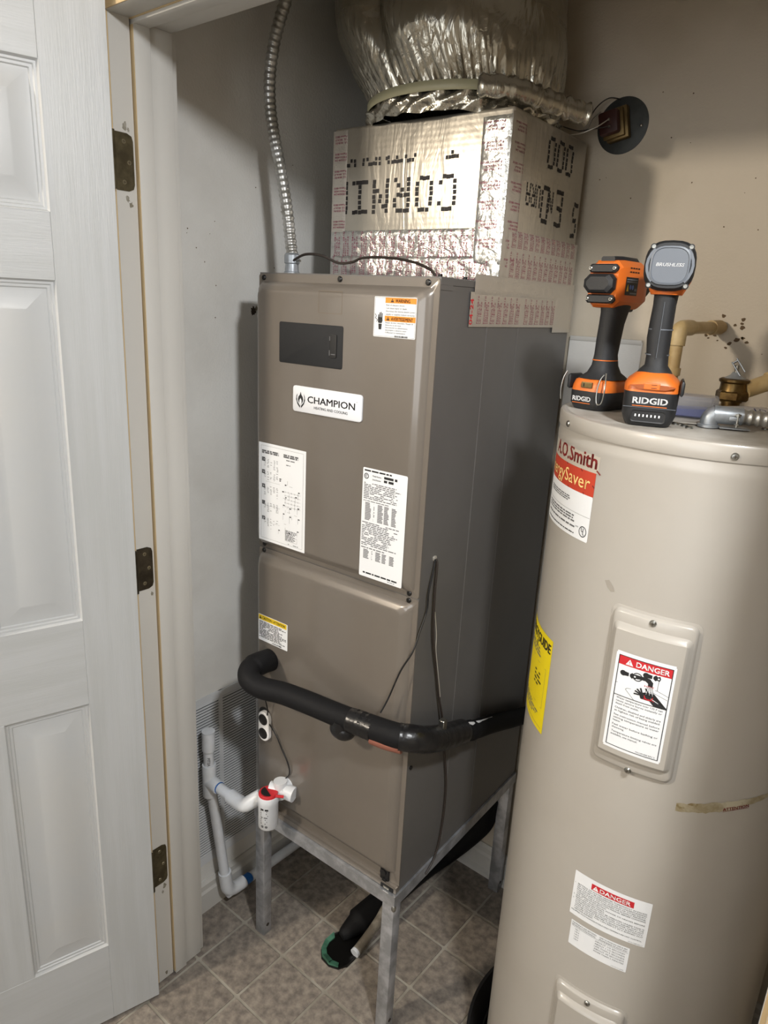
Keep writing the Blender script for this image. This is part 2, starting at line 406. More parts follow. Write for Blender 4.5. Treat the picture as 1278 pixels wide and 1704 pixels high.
# the room the photographer stands in
b = MB(); b.box((-1.9, -3.35, 0), (-1.8, -.283, ZC), M_room); struct(b, 'wall_room_left', smooth=0)
b = MB(); b.box((2.8, -3.35, 0), (2.9, -.283, ZC), M_room); struct(b, 'wall_room_right', smooth=0)
b = MB(); b.box((-1.9, -3.4, 0), (2.9, -3.3, ZC), M_room); struct(b, 'wall_room_rear', smooth=0)
b = MB(); b.box((-1.9, -3.4, ZC), (2.9, .7, ZC+.08), M_ceil); struct(b, 'ceiling', smooth=0)

# damage and grime on the left wall and round the pipe in the back wall
def blotch(name, mapf, cx, cz, r, parent, m, n=22, sx=1., sz=1., seed=1, lobes=.45, depth=.0012):
    random.seed(seed); d = Decal(mapf); pts = []
    for i in range(n):
        a = 2*pi*i/n; q = r*(1-lobes*random.random()); pts.append((cx+q*sx*cos(a), cz+q*sz*sin(a)))
    d.rings([[d.mp(u, v, .0001) for u, v in pts], [d.mp(cx+(u-cx)*.93, cz+(v-cz)*.93, depth) for u, v in pts]], m, cap0=False)
    return d.build(name, parent, smooth=0)
mleft = lambda u, v, h: (LW+h, -u, v)       # u runs toward the room so the normal is +x
mleft2 = lambda u, v, h: (LW+h, u, v)
mback = lambda u, v, h: (u, BW-h, v)
blotch('wall_chip', mleft2, .118, 1.628, .012, wl, M_gap, seed=3, sx=.8)
blotch('wall_chip', mleft2, .136, 1.619, .007, wl, M_wall, seed=4)
blotch('wall_chip', mleft2, .128, 1.635, .006, wl, M_lidgrime, seed=5)
random.seed(11)
for k in range(22):
    blotch('wall_speck', mleft2, random.uniform(-.1, .4), random.uniform(1.45, 2.25), random.uniform(.0008, .0020), wl, M_grime2, n=7, seed=100+k, depth=.0006)
random.seed(21)
for k in range(16):
    a = random.uniform(0, 2*pi); q = random.uniform(.012, .045)
    blotch('wall_speck', mback, .775+q*cos(a)*1.2, 1.642+q*sin(a)*.8, random.uniform(.002, .0055), wb, M_grime2, n=9, seed=140+k, sx=1.3, depth=.0006)
random.seed(31)
for k in range(24):
    blotch('wall_speck', mback, random.uniform(.40, .92), random.uniform(1.58, 2.15), random.uniform(.0008, .0020), wb, M_grime2, n=7, seed=180+k, depth=.0006)

# pale access board set on the lower back wall
b = MB(); b.rbox((.425, BW-.008, .55), (.60, BW-.0005, 1.607), M_wall, .003); b.rbox((.427, BW-.0095, 1.600), (.598, BW-.0005, 1.6105), M_trim, .001)
struct(b, 'trim_9')
# baseboards
def board(name, m, pts, a, b_, ax):
    q = MB(); q.prism(pts, a, b_, m, ax); return struct(q, name, smooth=20)
prof = [(0, 0), (.014, 0), (.014, .062), (.010, .070), (.010, .086), (.004, .096), (0, .096)]
board('baseboard_left', M_trim, [(LW+u, v) for u, v in prof], -.15, BW, 'y')
board('baseboard_back', M_trim, [(BW-u, v) for u, v in prof], LW, RW, 'x')
b = MB(); b.prism([(BW-.014, 0), (BW-.026, 0), (BW-.024, .010), (BW-.014, .018)], LW, RW, M_trim, 'x'); struct(b, 'trim_8', smooth=20)

# door jamb (left), header and right jamb: hinge board, stop and inner board
def jamb(side):
    s = 1 if side == 'l' else -1; x0 = -.055 if side == 'l' else 1.160
    X = lambda d: x0 + s*d
    b = MB()
    b.box((X(-.026), -.2835, .004), (X(0), -.2435, 2.104), M_trim); b.box((X(-.026), -.2865, .004), (X(-.0006), -.2835, 2.104), M_raw)
    b.box((X(-.026), -.2435, .004), (X(-.008), -.2405, 2.104), M_gap)
    b2 = MB(); b2.rbox((X(-.026) if s > 0 else X(.008), -.2405, .003), (X(.008) if s > 0 else X(-.026), -.2085, 2.098), M_trim, .0015); b2.box((X(-.02), -.2415, .01), (X(.0068), -.2403, 2.095), M_raw)
    b3 = MB(); b3.rbox((min(X(-.026), X(.0015)), -.2083, .002), (max(X(-.026), X(.0015)), -.1600, 2.104), M_trim, .0012)
    b4 = MB(); b4.rbox((min(X(-.03), X(-.005)), -.1600, .002), (max(X(-.03), X(-.005)), -.1475, 2.11), M_trim, .001)
    return b, b2, b3, b4
n = 1
for side in 'lr':
    for q in jamb(side): struct(q, 'trim_%d' % n if n < 8 else 'trim_%d' % (n+2)); n += 1
def head(y0, y1, z0, m, r=.0012):
    global n
    b = MB(); b.rbox((-.08, y0, z0), (1.185, y1, 2.125), m, r); struct(b, 'trim_%d' % (n+2)); n += 1
head(-.2865, -.2435, 2.104, M_trim); head(-.2405, -.2085, 2.097, M_trim); head(-.2083, -.16, 2.104, M_trim); head(-.16, -.1475, 2.110, M_trim)
b = MB(); b.box((-.055, -.2436, 2.103), (1.16, -.2404, 2.12), M_raw); b.box((-.055, -.2885, 2.1045), (1.16, -.2865, 2.12), M_raw); struct(b, 'trim_20', smooth=0)

# ---------------------------------------------------------------- the open door
A = rad(16); dd = Vector((-sin(A), -cos(A), 0)); dn = Vector((cos(A), -sin(A), 0))
door = bpy.data.objects.new('door_1', None); COL.objects.link(door); door.location = (-.023, -.305, .012); door['kind'] = 'structure'
# local frame: x along the door away from the hinge, y into the thickness, z up
door.matrix_world = Matrix(((dd.x, dn.x, 0, -.023), (dd.y, dn.y, 0, -.305), (0, 0, 1, .012), (0, 0, 0, 1)))
DWd, DH, DT = .61, 2.125, .035
PX = [(.107, .2605), (.3495, .503)]
PZ = [(.218, .843), (1.028, 1.660), (1.768, 1.990)]
dmap = lambda u, v, h: (u, h, v)
def strip(name, u0, v0, u1, v1, m):
    b = MB(); b.rbox((u0, -DT, v0), (u1, 0, v1), m, .0008, 1); return b.build(name, door, smooth=30)
g = .0
strip('stile', 0, 0, .107, DH, M_doorv); strip('stile', .503, 0, DWd, DH, M_doorv)
for (z0, z1) in PZ: strip('mullion', .2605, z0, .3495, z1, M_doorv)
zz = [0]+[z for p in PZ for z in p]+[DH]
for k in range(0, 8, 2): strip('rail', .107, zz[k], .503, zz[k+1], M_doorh)
for (u0, u1) in PX:
    for (v0, v1) in PZ:
        d = Decal(dmap); R = []
        for ins, h in ((-.0008, .0006), (.0, .0004), (.003, -.0055), (.0065, -.0055), (.0085, -.0075), (.0125, -.0075), (.0145, -.0095), (.020, -.0095), (.046, -.0030), (.049, -.0024)):
            R.append((u0+ins, v0+ins, u1-ins, v1-ins, .0006, h))
        d.pressed(R, M_door, n=1); d.build('door_panel', door, smooth=25)
def hinge(z0, z1, m):
    # leaf let into the jamb; the hinge belongs to the door
    b = MB(); pts = [(-.283, z0), (-.259, z0), (-.250, z0+.004), (-.2475, z0+.012), (-.2475, z1-.012), (-.250, z1-.004), (-.259, z1), (-.283, z1)]
    b.prism(pts, -.0556, -.0537, m, 'x')
    o = b.build('hinge', None, smooth=30)
    k = MB(); k.cyl((-.0475, -.2925, z0), (-.0475, -.2925, z1), .0055, m, 12); kn = k.build('hinge_knuckle', o)
    for y, z in ((-.268, z0+.014), (-.257, (z0+z1)/2), (-.266, z1-.014)):
        q = MB(); q.lathe([(.0042, 0), (.0036, .0008), (0.0012, .0009)], mat('hinge_screw', (140, 132, 108), .35, .7), n=12, T=Matrix.Translation((-.0537, y, z)) @ Matrix.Rotation(pi/2, 4, 'Y'))
        q.box((.0-.0528, y-.0026, z-.0004), (-.0527, y+.0026, z+.0004), M_gap); q.box((-.0528, y-.0004, z-.0026), (-.0527, y+.0004, z+.0026), M_gap)
        q.build('screw', o)
    o.parent = door; o.matrix_parent_inverse = door.matrix_world.inverted()
bpy.context.view_layer.update()
hinge(1.831, 1.925, M_brass); hinge(1.064, 1.156, M_brassd); hinge(.300, .408, M_brass)

M_smear = mat('hinge_grime', (150, 146, 136), .7, rgb2=(120, 114, 100), vs=60)
mj = lambda u, v, h: (-.0550+h, u, v)
jb = bpy.data.objects['trim_1']
for k, (y, z, r_) in enumerate(((-.262, 1.936, .007), (-.255, 1.931, .004), (-.262, 1.818, .006), (-.256, 1.809, .006), (-.252, 1.05, .005), (-.256, .286, .008), (-.262, .272, .005), (-.262, .020, .006))):
    blotch('grime_smear', mj, y, z, r_, jb, M_smear, n=12, seed=300+k, sx=.8, sz=1.3, depth=.0004, lobes=.6)

# ================================================================ FURNACE (local frame: x across the front, y back, z up)
PHI = 0.0327645
W, D, ZB, ZT, ZS = .445, .556, .4040, 1.709, 1.1125
FM = Matrix.Rotation(PHI, 4, 'Z')
furn = thing('furnace', 'tall taupe metal furnace cabinet on a steel stand, white labels on its front', 'furnace', (0, 0, 0), PHI)
b = MB(); b.rbox((0, .0006, ZB), (W, D, ZT), M_side, .0015, 1); b.build('cabinet', furn, smooth=30)
b = MB(); b.box((-.0012, .0004, ZT-.020), (W+.0012, .04, ZT+.0015), M_side); b.rbox((.0, .0, ZT-.012), (W+.0015, D, ZT+.0012), M_side, .001, 1); b.build('top_flange', furn, smooth=30)
smap = lambda u, v, h: (W+h, u, v)
# standing seams pressed in the side
for y in (.175, .305):
    d = Decal(smap); d.pressed([(y-.004, .43, y+.004, 1.69, .001, -.0002), (y-.0018, .43, y+.0018, 1.69, .001, .0012)], M_side, n=1, cap=True); d.build('side_seam', furn, smooth=25)
fmap = lambda u, v, h: (u, -h, v)
def access_panel(name, z0, z1, btop, bbot):
    d = Decal(fmap); R = []
    for l, r_, t, bo, rad_, h in ((0, 0, 0, 0, .004, -.0005), (0, 0, 0, 0, .006, .0016), (.004, .011, btop-.001, bbot-.001, .012, .0018), (.007, .016, btop+.004, bbot+.004, .013, .0105),
                         (.009, .023, btop+.009, bbot+.009, .013, .0125), (.011, .029, btop+.014, bbot+.013, .014, .0165), (.016, .034, btop+.019, bbot+.018, .014, .0180)):
        R.append((0-.002+l, z0+bo, W+.0012-r_, z1-t, rad_, h))
    d.pressed(R, M_furn, n=5); return d.build(name, furn, smooth=50)
up = access_panel('upper_access_panel', ZS+.0015, ZT-.001, .016, .010)
lo = access_panel('lower_access_panel', .420, ZS-.0015, .012, .028)
# bottom lip under the lower panel and the dark slot between
b = MB(); b.box((0, -.0105, .4045), (W, .002, .4195), M_furn); b.box((.002, -.0112, .4165), (W-.002, -.010, .4195), M_furn); b.build('bottom_lip', furn, smooth=0)
b = MB(); b.box((.404, -.0125, .4050), (.438, -.0100, .4140), M_slot); b.box((.412, -.0135, .4065), (.428, -.012, .4125), M_steel); b.build('corner_bracket', furn, smooth=0)
b = MB(); b.rbox((.396, -.0065, .410), (.420, -.002, .452), M_black, .003); b.cyl((.406, -.0065, .440), (.406, -.010, .440), .008, M_black, 10); b.cyl((.410, -.0065, .420), (.410, -.010, .420), .006, M_black, 10)
b.build('panel_latch', furn)
def fscrew(x, z, y=-.0018, r=.0055, par=furn):
    q = MB(); q.lathe([(r, 0), (r, .0016), (r*.7, .0034), (r*.25, .0036)], M_screwb, n=10, T=Matrix.Translation((x, y, z)) @ Matrix.Rotation(pi/2, 4, 'X')); return q.build('screw', par)
for x, z in ((.013, 1.7005), (.220, 1.7015), (.422, 1.7005), (.016, 1.121), (.014, 1.105), (.424, 1.1205), (.424, 1.1055), (.030, .853)): fscrew(x, z)
q = MB(); q.cyl((W, .0135, .722), (W+.003, .0135, .722), .0045, M_screwb, 10); q.build('screw', furn)
for y in (.008, .09): q = MB(); q.cyl((W-.006, y, ZT), (W-.006, y, ZT+.006), .004, M_screwb, 8); q.build('screw', furn)
# front details
H0 = .0181
d = Decal(fmap); d.pressed([(.076, 1.536, .246, 1.6165, .004, H0-.0002), (.076, 1.536, .246, 1.6165, .004, H0+.0008), (.0765, 1.5365, .2455, 1.616, .004, H0+.0012)], M_slot)
d.pressed([(.216, 1.556, .232, 1.600, .003, H0+.0012), (.216, 1.556, .232, 1.600, .003, H0+.003), (.218, 1.558, .230, 1.598, .003, H0+.0032)], M_black)
d.rect(.2125, 1.560, .2145, 1.570, H0+.0015, M_ink2); d.rect(.2125, 1.588, .2145, 1.596, H0+.0015, M_ink2); d.rect(.219, 1.562, .2295, 1.5635, H0+.0034, M_ink2)
d.build('blank_control_plate', furn)
d = Decal(fmap); d.frame(.181, 1.638, .241, 1.679, .0008, H0+.0002, mat('knockout_edge', (112, 98, 80), .5)); d.build('knockout', furn, smooth=0)
# brand badge
d = Decal(fmap); B0, B1, Z0, Z1 = .119, .301, 1.4415, 1.4935
d.pressed([(B0, Z0, B1, Z1, .006, H0), (B0, Z0, B1, Z1, .006, H0+.0032), (B0+.001, Z0+.001, B1-.001, Z1-.001, .005, H0+.0040)], M_badge)
h = H0+.0044
d.text('CHAMPION', B0+.042, Z0+.0215, .0190, h, M_ink, width=.124, bold=.022)
d.text('HEATING AND COOLING', B0+.060, Z0+.0105, .0075, h, M_ink, width=.088, bold=.008)
d.ring(B1-.0125+.001, Z1-.0145, .0012, .0004, h, M_ink, 8)
# flame: two curved strokes round a pointed drop
cx, cz = B0+.0225, Z0+.0245
def mir(p): return [(2*cx-x, y) for x, y in p][::-1]
o1 = [(cx-.0015, cz-.0165), (cx-.009, cz-.0085), (cx-.0125, cz+.000), (cx-.0115, cz+.0075), (cx-.0085, cz+.0125), (cx-.0105, cz+.004), (cx-.0085, cz-.0045), (cx-.0010, cz-.0125)]
d.poly(o1, h, M_ink); d.poly(mir(o1), h, M_ink)
fl_ = [(cx, cz-.0105), (cx-.0055, cz-.0045), (cx-.0072, cz+.001), (cx-.0060, cz+.006), (cx-.0020, cz+.0105), (cx, cz+.0165), (cx+.0020, cz+.0105), (cx+.0060, cz+.006), (cx+.0072, cz+.001), (cx+.0055, cz-.0045)]
d.poly(fl_, h, M_ink)
d.poly([(cx, cz-.0112), (cx-.0032, cz-.0062), (cx-.003, cz-.001), (cx, cz+.004), (cx+.003, cz-.001), (cx+.0032, cz-.0062)], h+.0002, M_badge)
d.build('badge', furn)
# orange warning label
d = Decal(fmap); u0, u1, v0, v1 = .3185, .4125, 1.6035, 1.6735; h = H0+.0003
d.rrect(u0, v0, u1, v1, .002, h, M_paper); h += .0003
ub = u0+.025
for top, word in ((v1-.001, 'WARNING'), (v0+.0375, 'AVERTISSEMENT')):
    d.rect(ub, top-.0095, u1-.001, top, h, M_orange)
    wd = .032 if word == 'WARNING' else .048
    mid = (ub+u1)/2+.004
    d.text(word, mid, top-.0080, .0085, h+.0003, M_ink, width=wd, bold=.02, align='C')
    tx = mid-wd/2-.007; d.poly([(tx-.0038, top-.0080), (tx+.0038, top-.0080), (tx, top-.0015)], h+.0003, M_ink)
    d.rect(tx-.0004, top-.0062, tx+.0004, top-.0034, h+.0005, M_orange)
lines = ['Risk of electric shock.', 'Can cause injury or death.', 'Disconnect the remote electric power', 'supply or supplies before servicing.']
for k, t in enumerate(lines): d.text(t, ub+.002, v1-.0155-k*.0052, .0044, h, M_ink2, width=min(.064, .0018*len(t)))
lines = ['Risque de choc electrique. Risque de', 'blessures ou de mort.', 'Deconnecter les alimentations', 'electriques a distance avant', "d'effectuer la maintenance."]
for k, t in enumerate(lines): d.text(t, ub+.002, v0+.0245-k*.0043, .0038, h, M_ink2, width=min(.064, .0017*len(t)))
for k in range(22): d.rect(u1-.045+k*.0013, v0+.001, u1-.045+k*.0013+random.choice((.0005, .0009)), v0+.0042, h, M_ink)
d.frame(u0+.0015, v0+.0015, u1-.0015, v1-.0015, .0004, h, M_ink2)
# shock hand pictogram: zigzag wire and open hand
hx, hz = u0+.015, v0+.028
d.poly([(hx-.005, hz-.003), (hx-.0055, hz+.004), (hx-.003, hz+.0065), (hx+.004, hz+.006), (hx+.0055, hz+.001), (hx+.0035, hz-.004), (hx-.003, hz-.004)], h, M_ink)
for k, (dx, l) in enumerate(((-.0045, .006), (-.0018, .0095), (.0010, .0105), (.0038, .0085))): d.poly([(hx+dx-.001, hz+.004), (hx+dx+.001, hz+.004), (hx+dx+.0012, hz+.005+l), (hx+dx-.0006, hz+.005+l)], h, M_ink)
d.poly([(hx-.004, hz-.005), (hx+.004, hz-.005), (hx+.003, hz-.015), (hx-.003, hz-.015)], h, M_ink)
for a, c_ in (((-.012, .012), (-.009, .008)), ((-.009, .008), (-.0115, .005)), ((-.0115, .005), (-.006, .0015)), ((-.006, .0015), (-.0085, -.002))): d.line(hx+a[0], hz+a[1], hx+c_[0], hz+c_[1], .0011, h, M_ink)
d.build('warning_label', furn, smooth=0)
# wiring diagram sheet (left)
d = Decal(fmap); u0, u1, v0, v1 = .0145, .156, 1.1375, 1.3605; h = H0+.0003
d.rrect(u0, v0, u1, v1, .0008, h, M_paper); h += .0003
d.frame(u0+.007, v0+.006, u1-.007, v1-.006, .0004, h, M_ink2)
d.greek(u0+.010, v1-.024, u0+.062, v1-.016, 2, h, M_ink2, 1, .85, False); d.greek(u0+.076, v1-.024, u1-.022, v1-.016, 2, h, M_ink2, 1, .85, False)
d.greek(u0+.084, v1-.030, u1-.032, v1-.026, 1, h, M_ink2); d.greek(u0+.084, v1-.040, u1-.044, v1-.033, 2, h, M_ink2)
for zt in (.032, .060, .092, .130, .166):
    d.greek(u0+.010, v1-zt-.009, u0+.020, v1-zt, 3, h, M_ink, 1, .8, False)
    for c_ in range(5):
        ux = u0+.016+c_*.0095
        for k in range(random.randint(5, 9)): 
            if random.random() < .75: d.rect(ux+random.uniform(0, .003), v1-zt-.004-k*.0028, ux+random.uniform(.004, .007), v1-zt-.0030-k*.0028, h, M_ink2)
for zt in (.085, .140, .178): d.rect(u0+.022, v1-zt, u0+.066, v1-zt+.0003, h, M_ink2)
for k in range(34):
    ux = u0+.060+random.random()*.064; vz = v1-.070-random.random()*.12
    if random.random() < .5: d.line(ux, vz, ux+random.uniform(.003, .010), vz, .0004, h, M_ink2)
    else: d.line(ux, vz, ux, vz-random.uniform(.004, .018), .0004, h, M_ink2)
    if random.random() < .6: d.greek(ux, vz-.003, ux+.006, vz, 1, h, M_ink, 1, .7)
for r_ in range(5):
    for c_ in range(5): d.ring(u0+.082+c_*.0095, v1-.098-r_*.008, .0016, .0004, h, M_ink2, 8); d.line(u0+.0836+c_*.0095, v1-.098-r_*.008, u0+.090+c_*.0095, v1-.098-r_*.008, .0003, h, M_ink2)
d.greek(u0+.084, v0+.016, u0+.118, v0+.040, 8, h, M_ink2, 1, .6); d.frame(u0+.083, v0+.015, u0+.119, v0+.026, .0004, h, M_ink2)
d.greek(u1-.050, v0+.0075, u1-.018, v0+.0105, 1, h, M_ink2)
d.build('wiring_diagram_label', furn, smooth=0)
# rating plate (right)
d = Decal(fmap); u0, u1, v0, v1 = .3085, .4155, 1.1325, 1.3565; h = H0+.0003
d.rrect(u0, v0, u1, v1, .003, h, M_paper); h += .0003
d.greek(u0+.004, v1-.0075, u0+.070, v1-.0035, 1, h, M_ink, 1, .75, False)
d.ring(u0+.009, v1-.0165, .0058, .0016, h, M_ink); d.ring(u0+.009, v1-.0165, .0028, .0012, h, M_ink, 12, .6, 5.4)
d.text('Model Number', u0+.024, v1-.0155, .0048, h, M_ink, width=.022, bold=.015); d.text('Serial Number', u0+.024, v1-.0225, .0048, h, M_ink, width=.021, bold=.015)
d.greek(u0+.052, v1-.0165, u0+.086, v1-.0105, 1, h, M_ink, 1, .8, False); d.greek(u0+.052, v1-.0235, u0+.075, v1-.0175, 1, h, M_ink, 1, .8, False)
for z_a, z_b, rows, x_a, x_b in ((.028, .062, 10, .004, .100), (.064, .067, 1, .004, .080), (.108, .158, 14, .003, .100), (.160, .164, 1, .003, .076)):
    d.greek(u0+x_a, v1-z_b, u0+x_b, v1-z_a, rows, h, M_ink2, .75, .5)
for (za, rows) in ((.069, 13), (.166, 7)):
    for ci, (xa, xb) in enumerate(((.008, .024), (.030, .033), (.040, .054), (.056, .068), (.074, .086))):
        for k in range(rows): d.rect(u0+xa+(0 if ci else .001), v1-za-k*.0028-.0018, u0+xb-random.uniform(0, .004), v1-za-k*.0028, h, M_ink2)
d.greek(u0+.010, v0+.0065, u1-.012, v0+.0105, 1, h, M_ink, 1, .8, False); d.greek(u1-.035, v0+.003, u1-.010, v0+.0055, 1, h, M_ink2)
d.build('rating_label', furn, smooth=0)
# yellow caution label
d = Decal(fmap); u0, u1, v0, v1 = .0125, .108, .8855, .952; h = H0+.0003
d.rrect(u0, v0, u1, v1, .002, h, M_paper); h += .0003
d.rect(u0+.001, v1-.0135, u1-.003, v1-.001, h, M_yellow); d.text('CAUTION / ATTENTION', u0+.014, v1-.0105, .0095, h+.0003, M_ink, width=.074, bold=.02)
d.poly([(u0+.003, v1-.0112), (u0+.0115, v1-.0112), (u0+.00725, v1-.0028)], h+.0003, M_ink); d.rect(u0+.0069, v1-.0088, u0+.0076, v1-.0055, h+.0005, M_yellow)
d.greek(u0+.003, v0+.008, u1-.003, v1-.016, 13, h, M_ink, .9, .55, True)
for k in range(24): d.rect(u1-.050+k*.0013, v0+.002, u1-.050+k*.0013+random.choice((.0005, .0009)), v0+.0055, h, M_ink)
d.build('caution_label', furn, smooth=0)
# refrigerant port collar: white oblong with two black plugs
d = Decal(fmap); cx, z0, z1 = .040, .6235, .7035
d.pressed([(cx-.026, z0-.003, cx+.014, z1+.005, .0195, H0-.0004), (cx-.026, z0-.003, cx+.014, z1+.005, .0195, H0+.001), (cx-.024, z0-.001, cx+.012, z1+.003, .018, H0+.002)], M_black)
d.pressed([(cx-.0175, z0, cx+.0175, z1, .0174, H0+.001), (cx-.0175, z0, cx+.0175, z1, .0174, H0+.010), (cx-.0155, z0+.002, cx+.0155, z1-.002, .0154, H0+.012)], M_white)
for zc in (z0+.0215, z1-.0205):
    d.rings([[d.mp(cx+.0005+r*cos(2*pi*i/20), zc+r*sin(2*pi*i/20), hh) for i in range(20)] for r, hh in ((.0142, H0+.0118), (.0142, H0+.0135), (.012, H0+.0140), (.010, H0+.0125))], M_black, cap0=False)
d.build('port_collar', furn)

# ================================================================ STEEL STAND
st = thing('metal_stand', 'bare angle-iron stand with four legs holding the furnace off the tiles', 'stand', (0, 0, 0), PHI)
LZ = .3725
def leg(x0, y0, z1=LZ):
    b = MB(); b.rbox((x0, y0, .0), (x0+.032, y0+.028, z1), M_galv, .002, 2); b.cyl((x0+.031, y0+.014, .03), (x0+.0325, y0+.014, .03), .005, M_gap, 10); return b.build('leg', st)
leg(0, -.019); leg(W-.029, -.019); leg(0, D-.030); leg(W-.029, D-.030)
def rail(poly, a, b_, ax):
    b = MB(); b.prism(poly, a, b_, M_galv, ax); return b.build('rail', st, smooth=20)
rail([(-.019, .373), (-.0158, .373), (-.0158, .4000), (.014, .4000), (.014, .4032), (-.019, .4032)], -.003, W+.003, 'x')
rail([(D+.003, .373), (D-.0002, .373), (D-.0002, .4000), (D-.030, .4000), (D-.030, .4032), (D+.003, .4032)], -.003, W+.003, 'x')
rail([(W+.004, .3725), (W+.0008, .3725), (W+.0008, .3998), (W-.028, .3998), (W-.028, .4030), (W+.004, .4030)], -.0188, D+.003, 'y')
rail([(-.004, .3725), (-.0008, .3725), (-.0008, .3998), (.028, .3998), (.028, .4030), (-.004, .4030)], -.0188, D+.003, 'y')
b = MB(); b.sphere((W+.002, -.017, .371), .006, M_steel, 8, 5, (1, 1, 1.4)); b.build('weld', st)

# ================================================================ PLENUM BOX ON TOP
plen = thing('duct_plenum', 'foil-faced insulation board box on top of the furnace, printed upside down', 'duct box', (0, 0, 0), PHI)
X0, X1, Y0, Y1, Z0, Z1 = .006, W-.0012, .210, .548, ZT+.0018, 2.018
b = MB(); b.rbox((X0, Y0, Z0), (X1, Y1, Z1), M_fsk, .007, 3); b.build('board', plen, smooth=50)
pf = lambda u, v, h: (u, Y0-h, v)
psd = lambda u, v, h: (X1+h, u, v)
def crease(u, v, amp, s=26., seed=0.):
    n1 = noise.noise(Vector((u*s+seed, v*s, seed))); n2 = noise.noise(Vector((u*s*2.7, v*s*2.7+seed, 3.1+seed)))
    return amp*(.55-abs(n1))*1.0 + amp*.45*(.5-abs(n2))
def tape(name, mp, u0, v0, u1, v1, m, amp=.0012, base=.0012, nu=24, nv=12, seed=0., prints=None, edge=True):
    def mm(u, v, h):
        e = min(u-u0, u1-u, v-v0, v1-v)/.006; e = max(0., min(1., e)) if edge else 1.
        return mp(u, v, base*max(e, .35)+crease(u, v, amp, seed=seed)*e+h)
    d = Decal(mm); d.rect(u0, v0, u1, v1, 0, m, nu, nv); o = d.build(name, plen, smooth=60)
    if prints:
        q = Decal(mm); prints(q); q.build('tape_print', o, smooth=0)
    return o
WORDS = ['Fasson 0810', 'UL 181A-P', 'UL 181B-FX']
WORDS2 = ['Fasson 0810', 'MH11450', '(03)04-24']
def cols(q, u0, u1, v0, v1, pitch=.0255, lw=.0062, hh=.0007, up=True):
    k = 0; u = u0+.004
    while u+lw*3 < u1:
        wv = (v1-v0)
        vv = v0+.003
        while vv+.040 < v1+.012:
            for i, t in enumerate(WORDS if k % 2 == 0 else WORDS2):
                L_ = min([.050, .036, .040][i], v1-vv-.002)
                q.text(t, u+lw*(i+1), vv, lw*.92, hh, M_pink, width=L_, bold=.012, rot=pi/2)
            vv += .058
        u += pitch; k += 1
def rows(q, u0, u1, v0, v1, pitch=.034, lw=.0060, hh=.0007):
    v = v1-.004; k = 0
    while v-lw*3 > v0:
        for i, t in enumerate(WORDS if k % 2 == 0 else WORDS2):
            L_ = min([.046, .034, .038][i], u1-u0-.004)
            q.text(t, u1-.002, v-lw*i, lw*.92, hh, M_pink, width=L_, bold=.012, rot=pi)
        v -= pitch; k += 1
tape('foil_tape', pf, X0-.001, Z0+.07, X0+.040, Z1-.006, M_foils, .0010, .0012, 8, 40, 1., lambda q: rows(q, X0+.004, X0+.040, Z0+.08, Z1-.012))
tape('foil_tape', pf, X0-.001, Z0+.002, X1-.002, Z0+.100, M_foil, .0030, .0022, 70, 18, 2., lambda q: cols(q, X0+.006, X1-.01, Z0+.045, Z0+.100))
tape('foil_tape', pf, X0+.001, Z0-.002, X1-.001, Z0+.050, M_foil, .0045, .0052, 80, 12, 3., lambda q: cols(q, X0+.006, X1-.01, Z0-.004, Z0+.050, hh=.0010))
tape('foil_tape', pf, X1-.064, Z0+.030, X1+.0015, Z1-.014, M_foil, .0028, .0066, 12, 50, 4., lambda q: rows(q, X1-.062, X1-.012, Z0+.06, Z1-.02, hh=.0010))
tape('foil_tape', psd, Y0-.006, Z0+.006, Y0+.050, Z1-.010, M_foils, .0014, .0020, 12, 50, 5., lambda q: rows(q, Y0+.001, Y0+.050, Z0+.02, Z1-.02))
tape('foil_tape', psd, Y0+.012, Z0-.002, Y1+.006, Z0+.098, M_foils, .0012, .0030, 40, 14, 6., lambda q: cols(q, Y0+.02, Y1, Z0+.006, Z0+.100))
# lower band laps down onto the furnace side
ps2 = lambda u, v, h: (W+.0022+h, u, v)
def lap(q):
    cols(q, .118, .30, 1.631, 1.700); cols(q, .31, .545, 1.631, 1.700)
    q.text('04-24', .109, 1.632, .013, .0007, M_red, width=.046, bold=.02, rot=pi/2)
tape('foil_tape', ps2, .100, 1.628, .470, 1.690, M_foils, .0012, .0010, 50, 10, 7., lap)
tape('foil_tape', ps2, .112, 1.685, .558, 1.722, M_foils, .0018, .0022, 50, 6, 8.)
tape('foil_tape', ps2, .462, 1.617, .558, 1.700, M_foils, .0010, .0026, 12, 10, 9.)
# dot matrix print (upside down) on front and side
d = Decal(lambda u, v, h: pf(u, v, h+.0006))
d.pixels('CORNIN', .330, 1.913, .0086, .0098, 0, M_dot, flip=True, adv=6.5); d.build('board_print', plen, smooth=0); d = Decal(lambda u, v, h: pf(u, v, h+.0006))
d.pixels('I  GINDUC', .330, 1.998, .0060, .0085, 0, M_dot, flip=True, adv=5.6, nrows=2)
d.build('board_print', plen, smooth=0)
d = Decal(lambda u, v, h: psd(u, v, h+.0006))
d.pixels('E', .452, 1.908, .0066, .0105, 0, M_dot, flip=True); d.pixels('N', .405, 1.900, .0040, .0060, 0, M_dot, flip=True)
d.pixels('D', .385, 1.908, .0070, .0105, 0, M_dot, flip=True); d.pixels('URA', .345, 1.902, .0036, .0060, 0, M_dot, flip=True); d.build('board_print', plen, smooth=0); d = Decal(lambda u, v, h: psd(u, v, h+.0006))
d.pixels('000', .480, 1.998, .0070, .0085, 0, M_dot, flip=True, adv=6.2); d.build('board_print', plen, smooth=0); d = Decal(lambda u, v, h: psd(u, v, h+.0006)); d.pixels('S', .534, 1.895, .0050, .0105, 0, M_dot, flip=True)
d.build('board_print', plen, smooth=0)

